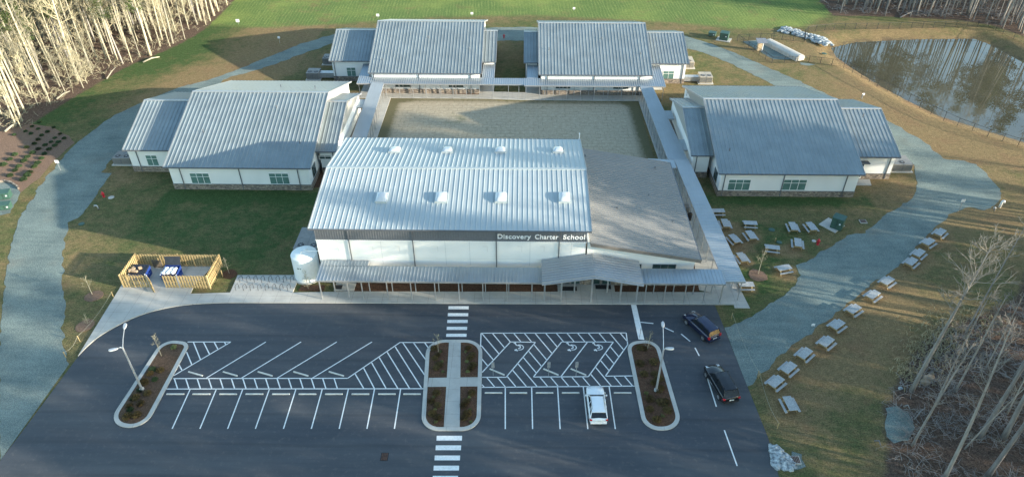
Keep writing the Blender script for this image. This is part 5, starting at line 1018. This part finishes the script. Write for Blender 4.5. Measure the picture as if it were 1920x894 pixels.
# ------------------------------------------------------------------ picnic tables
def picnic_table():
    r_ = empty('picnic_table', (0, 0, 0), 'x', 'picnic table'); L_ = .92; m = MB()
    for i in range(5): y = -.36+i*.18; m.box(-L_, L_, y-.082, y+.082, .71, .75)
    m.build('tabletop', 'woodg', r_)
    for s_ in (-1, 1):
        b = MB(); b.box(-L_, L_, s_*.7-.125, s_*.7-.005, .41, .45).box(-L_, L_, s_*.7+.005, s_*.7+.125, .41, .45); b.build('bench', 'woodg', r_)
        f = MB().beam((s_*.6, -.78, .36), (s_*.6, .78, .36), .045, .13).beam((s_*.6, -.36, .66), (s_*.6, .36, .66), .045, .09); f.build('crosspiece', 'woodt', r_)
        for t in (-1, 1): MB().beam((s_*.655, t*.25, .68), (s_*.655, t*.6, 0), .045, .12, (1, 0, 0)).build('leg', 'woodt', r_)
    MB().beam((-.6, 0, .36), (-.15, 0, .68), .05, .05).beam((.6, 0, .36), (.15, 0, .68), .05, .05).build('brace', 'woodt', r_); return r_
T1 = [((1346, 396), (10, 0), 'picnic table nearest the right classroom, half hidden by the long walkway roof'), ((1360, 419), (5, 12), 'second picnic table down beside the long walkway roof'), ((1406.6, 419), (10, .3), 'picnic table set lengthwise, directly below the left window of the right classroom'), ((1407.6, 441), (8.5, 12), 'picnic table just below the lengthwise one under the classroom window'),
      ((1377, 448), (11, 12.4), 'third picnic table down beside the long walkway roof'), ((1448, 464.5), (10, 1), 'picnic table set crosswise in the middle of the lawn by the tan stake'), ((1487, 425), (6, 12.4), 'picnic table left of the one beside the green transformer'), ((1521, 425), (10, 12), 'picnic table next to the large green transformer cabinet'),
      ((1496, 455.5), (1.6, 12), 'picnic table left of the red hydrant on the picnic lawn'), ((1391.5, 482.7), (8.4, 13), 'fourth picnic table down beside the long walkway roof'), ((1470, 503), (14, -2.6), 'picnic table nearest the gravel edge, right of the lone mulch ring'), ((1399, 534), (12, 0), 'picnic table at the front corner post of the walkway')]
T2 = [(1763, 436), (1741, 454), (1723, 475), (1709, 491), (1664, 527), (1637, 553), (1601, 580), (1570, 609), (1550, 641), (1509, 663), (1479, 690), (1455, 716)]
T = [(c, v, l, 'picnic tables on the lawn beside the walkway') for c, v, l in T1]+[(c, (11.6, -9.3), ORD[i]+' picnic table from the top in the row along the gravel drive', 'picnic tables along the gravel drive') for i, c in enumerate(T2)]+[((1481, 757), (12, 24), 'lowest picnic table of the long row, turned lengthwise near the car park', 'picnic tables along the gravel drive')]
proto = picnic_table()
for i, (c, v, lab, grp) in enumerate(T):
    o = proto if i == 0 else clone(proto); q = G(c[0], c[1], .6); a, b = G(c[0], c[1]), G(c[0]+v[0], c[1]+v[1]); o.location = (q.x, q.y, 0.0); o.rotation_euler = (0, 0, math.atan2(b.y-a.y, b.x-a.x)+rnd.uniform(-.05, .05)); tag(o, lab, 'picnic table', grp)

# ------------------------------------------------------------------ vehicles
def make_car(name, label, paint, pos, rz, Ln=4.6, W=1.86, H=1.72, boxy=False, rails=True):
    r_ = empty(name, pos, label, 'car', None, rz); h = Ln/2; w_ = W/2
    bl = 1.04 if not boxy else 1.08; hood = .98 if not boxy else 1.02
    st = [(h, .70, .42, .62), (h-.05, .86, .32, .74), (h-.25, .95, .27, .84), (h-.75, 1.0, .27, hood-.03), (h-1.25, 1.0, .27, hood+.03), (h-1.55, 1.0, .27, bl), (0, 1.0, .27, bl+.02), (-h+.9, 1.0, .27, bl+.04), (-h+.3, .98, .3, bl+.05), (-h+.07, .93, .34, bl), (-h, .84, .42, .85)]
    m = MB(); N = 9
    for y, kw, z0, zt in st:
        x = w_*kw; sec = [(x*.80, z0), (x*.97, z0+.1), (x, z0+(zt-z0)*.45), (x*.985, zt-.1), (x*.91, zt-.01)]
        m.v += [(-a, y, b) for a, b in reversed(sec)][::-1]; m.v += [(0, y, zt+.03)]; m.v += [(a, y, b) for a, b in reversed(sec)]
    k = 11
    for i in range(len(st)-1):
        for j in range(k-1): m.f.append((i*k+j, i*k+j+1, (i+1)*k+j+1, (i+1)*k+j))
        m.f.append((i*k+k-1, i*k, (i+1)*k, (i+1)*k+k-1))
    m.f += [tuple(range(k))[::-1], tuple((len(st)-1)*k+j for j in range(k))]; body = m.build('body', paint, r_, smooth=True)
    # greenhouse
    yb0, yb1 = h-1.35, -h+.12; yt0, yt1 = h-2.05, (-h+.42 if boxy else -h+.62); wb, wt, zt = w_*.89, w_*.72, H-.08
    g = MB(); prof = [(yb0, bl-.02, wb*.96), (lerp(yb0, yt0, .5), lerp(bl, zt, .55), lerp(wb, wt, .5)), (yt0, zt, wt*.98), (lerp(yt0, yt1, .5), zt+.02, wt), (yt1, zt-.03, wt*.97), (yb1, bl+.02, wb*.95)]
    base = [(yb0, wb*.96), (lerp(yb0, yt0, .5), wb), (yt0, wb), (lerp(yt0, yt1, .5), wb), (yt1, wb), (yb1, wb*.95)]
    for (y, z, ww), (y2, w2) in zip(prof, base): g.v += [(-w2, y2, bl-.03), (-ww, y, z), (ww, y, z), (w2, y2, bl-.03)]
    for i in range(5):
        for j in range(3): g.f.append((i*4+j, i*4+j+1, (i+1)*4+j+1, (i+1)*4+j))
    g.f += [(0, 3, 2, 1), (20, 21, 22, 23)]; g.build('windows', 'cglass', r_)
    rf = MB(); ry_ = [yt0-.0, lerp(yt0, yt1, .3), lerp(yt0, yt1, .7), yt1+.02, yt1-.12]
    for i, y in enumerate(ry_):
        z = H-.05-(.04 if i in (0, 3) else 0)-(.07 if i == 4 else 0); rf.v += [(-wt-.02, y, zt-.03-(.05 if i == 4 else 0)), (-wt*.85, y, z+.02), (0, y, z+.045), (wt*.85, y, z+.02), (wt+.02, y, zt-.03-(.05 if i == 4 else 0)), (wt*.9, y, zt-.04-(.05 if i == 4 else 0)), (-wt*.9, y, zt-.04-(.05 if i == 4 else 0))]
    for i in range(4):
        for j in range(7): j2 = (j+1) % 7; rf.f.append((i*7+j, i*7+j2, (i+1)*7+j2, (i+1)*7+j))
    rf.f += [tuple(range(7))[::-1], tuple(28+j for j in range(7))]; rf.build('roof', paint, r_, smooth=False)
    for s_ in (-1, 1):
        for (ya, yb, tw) in ((yb0, yt0, .07), (lerp(yb0, yb1, .42), lerp(yt0, yt1, .34), .07), (lerp(yb0, yb1, .72), lerp(yt0, yt1, .68), .09), (yb1+.04, yt1, .13)):
            MB().beam((s_*(wb+.005), ya, bl-.03), (s_*(wt+.015), yb, zt), tw, .05, (s_, 0, 0)).build('pillar', paint, r_)
        for yy in (h-.92, -h+.92):
            wh = MB().tube([(s_*(w_-.2), yy, .35), (s_*(w_+.015), yy, .35)], .35, 18).build('wheel', 'tyre', r_); hub = MB().tube([(s_*(w_+.0), yy, .35), (s_*(w_+.03), yy, .35)], .22, 12).build('rim', 'rim', wh)
            MB().tube([(s_*(w_-.1), yy, .37), (s_*(w_+.008), yy, .37)], .40, 18).build('wheel_arch', 'black', r_)
        MB().box(s_*(w_+.02) if s_ > 0 else -(w_+.2), (w_+.2) if s_ > 0 else -(w_+.02), h-1.62, h-1.5, bl-.02, bl+.14).build('mirror', paint, r_, bevel=.03)
        MB().hexa([(s_*w_*.62-.13, h-.2, .66), (s_*w_*.62+.2*(1 if s_ > 0 else .65), h-.2, .66), (s_*w_*.62+.17, h-.45, .7), (s_*w_*.62-.13, h-.45, .7)], [(s_*w_*.62-.13, h-.12, .8), (s_*w_*.62+.17, h-.16, .8), (s_*w_*.62+.17, h-.45, .90), (s_*w_*.62-.13, h-.45, .90)]).build('headlight', 'lamp', r_)
        MB().box(s_*w_*.84-.12, s_*w_*.84+.12, -h-.01, -h+.22, .80, 1.1 if boxy else 1.0).build('taillight', 'red', r_, bevel=.02)
        for yy in (h-1.95, -.55): MB().box(s_*w_*1.0-.02, s_*w_*1.0+.02, yy-.12, yy+.06, bl-.17, bl-.13).build('door_handle', paint, r_)
        if rails: MB().tube([(s_*(wt-.04), yt0-.15, H-.01), (s_*(wt-.04), yt1+.15, H-.01)], .022, 6).build('roof_rail', 'galt' if paint == 'carw' else 'black', r_)
    MB().box(-w_*.88, w_*.88, -h-.05, -h+.1, .36, .56).build('rear_bumper', paint if paint != 'carb' else 'black', r_, bevel=.03); MB().box(-.26, .26, -h-.03, -h+.02, .66, .79).build('number_plate', 'plate', r_); MB().box(-.5, .5, h-.06, h+.015, .5, .66).build('grille', 'black', r_)
    return r_
make_car('parked_car', 'white hatchback estate parked nose in at the right lot, the only parked car', 'carw', (7.85, 47.45, .035), R(1.0), 4.55, 1.86, 1.62)
def from_wheels(f_, b_, W):
    a, b = G(*f_), G(*b_); d = (a-b).normalized(); rt = Vector((d.y, -d.x, 0)); c = (a+b)/2+rt*W/2; return (c.x, c.y, .035), math.atan2(-d.x, d.y)
pos, rz = from_wheels((1287, 610), (1314.5, 636.5), 1.85); make_car('moving_car', 'navy blue boxy estate car with lit red tail lamps driving up the lane', 'carn', pos, rz, 4.75, 1.85, 1.78, True)
pos, rz = from_wheels((1322, 707), (1345.5, 748.5), 1.95); make_car('moving_car', 'black estate car following the navy one over the dashed lane line', 'carb', pos, rz, 4.95, 1.95, 1.8)

# ------------------------------------------------------------------ chain link fences, yard by the pond
def chain(px, lab, h=1.35, step=2.6, z=0, gates=()):
    P = [G(x, y, z) for x, y in px]; r_ = empty('chain_link_fence', P[0], lab, 'fence', None, world=True); rail, ms = MB(), MB(); posts_ = []
    for a, b in zip(P, P[1:]):
        n = max(1, round((b-a).length/step)); posts_ += [a.lerp(b, i/n) for i in range(n)]; rail.tube([a+Vector((0, 0, h)), b+Vector((0, 0, h))], .028, 5); ln = (b-a).length; k = int(ln/.3); dz = Vector((0, 0, 1))
        for i in range(-5, k+1):
            for s_ in (0, 1):
                t0, t1 = i*.3, i*.3+h; 
                if t1 < 0 or t0 > ln: continue
                c0, c1 = max(t0, 0), min(t1, ln); z0_, z1_ = c0-t0, c1-t0; z0_, z1_ = (z0_, z1_) if s_ == 0 else (h-z0_, h-z1_); ms.tube([a.lerp(b, c0/ln)+dz*z0_, a.lerp(b, c1/ln)+dz*z1_], .007, 3, False)
        ms.tube([a+dz*.05, b+dz*.05], .012, 3, False)
    posts_.append(P[-1]); rail.build('top_rail', 'fence', r_); ms.build('wire_mesh', 'fence', r_)
    for p in posts_[:100]: MB().tube([(p.x, p.y, -.3), (p.x, p.y, h+.06)], .045, 6).build('post', 'fence', r_)
chain([(1516, 117), (1559, 123), (1582, 126), (1615, 144), (1645, 160), (1704, 189), (1746, 212), (1795, 235), (1851, 256), (1908, 274), (1980, 292)], 'black chain link fence along the near bank of the pond')
chain([(1508, 79), (1508, 67), (1514, 62), (1529, 59), (1563, 56), (1623, 55), (1729, 53), (1853, 50), (1880, 64), (1920, 83), (2010, 130)], 'black chain link fence along the far bank of the pond')
chain([(1508, 79), (1466, 75), (1425, 75), (1382, 77), (1393, 84), (1423, 104), (1447, 119), (1493, 118), (1516, 117)], 'black chain link fence round the gravel yard with the white vault', step=2.2)
a, b = G(1439, 83), G(1500, 114); d = (b-a).normalized(); n = Vector((-d.y, d.x, 0)); m = MB(); prof = [(-1.05, 0), (-1.05, .75), (-.85, .98), (-.5, 1.12), (0, 1.17), (.5, 1.12), (.85, .98), (1.05, .75), (1.05, 0)]
for q in (a, b): m.v += [tuple(q+n*u+Vector((0, 0, z_))) for u, z_ in prof]
m.f = [(i, i+1, i+10, i+9) for i in range(8)]+[tuple(range(9))[::-1], tuple(range(9, 18))]; vt = empty('concrete_vault', a, 'long white round topped vault lying in the fenced gravel yard', 'vault', world=True); m.build('vault_body', 'kerb', vt)
m = MB(); 
for i in range(12): q = a.lerp(b, (i+.5)/12)-n*1.06; m.box(q.x-.05, q.x+.05, q.y-.05, q.y+.05, .1, .75)
m.build('side_ribs', 'galt', vt)
p = G(1424, 95); kk = empty('pump_kiosk', p, 'narrow tan timber kiosk with a sloping dark roof in the gravel yard', 'kiosk', world=True)
MB().box(p.x-.55, p.x+.5, p.y-.3, p.y+.5, 0, 1.9).build('body', 'tanw', kk); MB().box(p.x+.35, p.x+.52, p.y-.33, p.y-.29, 0, 1.9).build('corner_board', 'skin', kk); MB().hexa([(p.x-1.0, p.y-.9, 1.85), (p.x+1.1, p.y-.9, 1.85), (p.x+1.1, p.y+.9, 2.25), (p.x-1.0, p.y+.9, 2.25)], [(p.x-1.0, p.y-.9, 1.95), (p.x+1.1, p.y-.9, 1.95), (p.x+1.1, p.y+.9, 2.35), (p.x-1.0, p.y+.9, 2.35)]).build('roof', 'shing', kk)

# ------------------------------------------------------------------ shrubs and saplings
def shrub_mesh(seed, r, n, flat=.75, leaf=.07, twig=True):
    q = random.Random(seed); m = MB()
    for _ in range(n):
        d = Vector((q.gauss(0, 1), q.gauss(0, 1), abs(q.gauss(0, 1)))).normalized()*r*q.random()**.4; c = Vector((d.x, d.y, d.z*flat+.03)); a = Vector((q.uniform(-1, 1), q.uniform(-1, 1), q.uniform(-1, 1))).normalized(); b = a.orthogonal().normalized(); s_ = leaf*q.uniform(.6, 1.4)
        m.add([c-a*s_, c+b*s_*.6, c+a*s_, c-b*s_*.6], [(0, 1, 2, 3)])
    if twig:
        for _ in range(14): az = q.uniform(0, 6.28); m.tube([(0, 0, 0), (math.cos(az)*r*.8, math.sin(az)*r*.8, r*flat*q.uniform(.6, 1.1))], [.015, .005], 3, False)
    return m
SH = {}
def shrub(x, y, kind, seed, s_, lab, grp, z=.12):
    k = (kind, seed % 4)
    if k not in SH:
        r0 = {'shrubb': .5, 'shrub': .42, 'cover': .26}[kind]; mb = shrub_mesh(seed % 4*7+len(SH), r0, 420 if kind != 'cover' else 90, leaf=.06); me = bpy.data.meshes.new('shrub'); me.from_pydata(mb.v, [], mb.f); me.materials.append(M[kind]); SH[k] = me
    p = G(x, y, z)
    for I_ in (IL, IR, IC):
        if in_poly(I_[0], p.x, p.y) < 1:
            cen = sum((q for q in I_[1]), Vector((0, 0, 0)))/len(I_[1])
            if I_ is IC: break
            for _ in range(12):
                if in_poly(I_[1], p.x, p.y) < -.6: break
                p.x += (cen.x-p.x)*.12+.0; p.y += (cen.y-p.y)*.03
    o = bpy.data.objects.new('shrub', SH[k]); C.objects.link(o); o.location = p; o.scale = (s_, s_, s_*rnd.uniform(.8, 1.1)); o.rotation_euler = (0, 0, rnd.uniform(0, 6)); tag(o, lab, 'shrub', grp)
for i, (x, y) in enumerate([(725, 345), (805, 360), (745, 375), (778, 405), (690, 425), (718, 422), (650, 470), (740, 475), (682, 497), (618, 518), (707, 527), (595, 560), (655, 557), (640, 592), (688, 585)]): shrub(x/2.677, 560+y/2.677, 'shrubb' if i % 3 else 'shrub', i, rnd.uniform(.8, 1.1), 'rusty green shrub in the left parking island, %s from the top' % ORD[i], 'shrubs in the left island')
shrub(329, 648, 'cover', 1, 1.5, 'yellow leafed shrub at the top of the left island', 'shrubs in the left island')
for i, (x, y) in enumerate([(425, 290), (455, 300), (520, 390), (430, 400), (455, 470), (530, 470), (590, 500), (525, 530), (625, 570), (555, 580), (495, 635), (570, 660), (612, 662), (495, 705), (635, 725)]): shrub(1080+x/3.575, 570+y/3.575, 'shrubb', i, rnd.uniform(.85, 1.15), 'brown shrub in the mulch of the right parking island, %s from the top' % ORD[i], 'shrubs in the right island')
for i, (x, y) in enumerate([(540, 785), (665, 695), (450, 605), (580, 750)]): shrub(1080+x/3.575, 570+y/3.575, 'cover' if i else 'shrubb', i, 1, ['brown shrub at the bottom end of the right island', 'yellow green shrub at the lower right kerb of the right island', 'small yellow green shrub at the left kerb of the right island', 'pale low plant near the bottom of the right island'][i], 'shrubs in the right island')
for b_i, (x0, x1, y0, y1, nm) in enumerate(((808, 838, 650, 700, 'upper left'), (868, 896, 650, 700, 'upper right'), (804, 830, 733, 795, 'lower left'), (864, 892, 733, 795, 'lower right'))):
    for i in range(8):
        x, y = x0+(x1-x0)*(.2+.6*((i*37+b_i*13) % 10)/10), y0+(y1-y0)*(i+.5)/8; shrub(x, y, ['shrubb', 'cover', 'shrubb'][i % 3], i, rnd.uniform(.75, 1.0), '%s small plant from the top in the %s bed of the middle island' % (ORD[i], nm), 'plants in the middle island', .11)
for i, (x, y) in enumerate([(330, 45), (270, 80), (215, 120), (320, 100), (400, 125), (450, 88), (505, 142), (540, 180), (460, 175), (490, 210), (430, 210), (320, 190), (290, 225), (380, 235), (460, 240), (225, 255), (323, 268), (412, 270), (275, 300), (375, 308), (127, 315), (232, 333), (350, 347), (85, 355), (203, 368), (318, 387), (32, 400), (160, 415), (290, 418), (128, 448), (248, 465), (88, 492), (230, 490), (197, 525), (120, 150), (260, 140), (350, 155)]):
    shrub(x/4.47, 220+y/4.47, 'shrub', i, (.75+.5*min(1, y/400))*rnd.uniform(.85, 1.1), 'small dark green shrub in the left planting bed, %s of its rows' % (['upper part', 'middle part', 'lower part'][min(2, int(y//180))]), 'small shrubs in the left planting bed', .02)
sap = Kind('sapling', [lambda: bare_meshes(91, 3.0, .03, .3, 16, .9, twn=4, low=0, side=5, tk=.32), lambda: bare_meshes(92, 3.6, .035, .35, 18, 1.0, twn=4, low=0, side=5, tk=.32), lambda: bare_meshes(93, 1.9, .02, .1, 18, .8, twn=4, low=0, side=5, tk=.32)], 'bark', 'twig', 'sapling')
for i, (x, y, k, s_, lab, z) in enumerate(((173, 552, 0, 1.0, 'bare sapling in the mulch ring left of the dumpster yard', 0), (165, 607, 2, .8, 'small sapling in the lower left mulch ring', 0), (430, 513, 0, .8, 'bare sapling in the mulch ring beside the timber screen', 0), (1421, 514, 1, 1.1, 'thin bare sapling in the lone mulch ring on the picnic lawn', 0), (303, 668, 0, 1.0, 'bare sapling near the top of the left parking island', .1), (822, 662, 0, .9, 'bare sapling in the upper left bed of the middle island', .1), (1214, 655, 2, 1.2, 'reddish sapling at the top of the right parking island', .1), (578, 541, 2, 1.3, 'bushy bare sapling in front of the white water tank', .05))):
    p = G(x, y); sap.place(k, p.x, p.y, s_, i*1.1, lab, 'young saplings about the grounds', z)
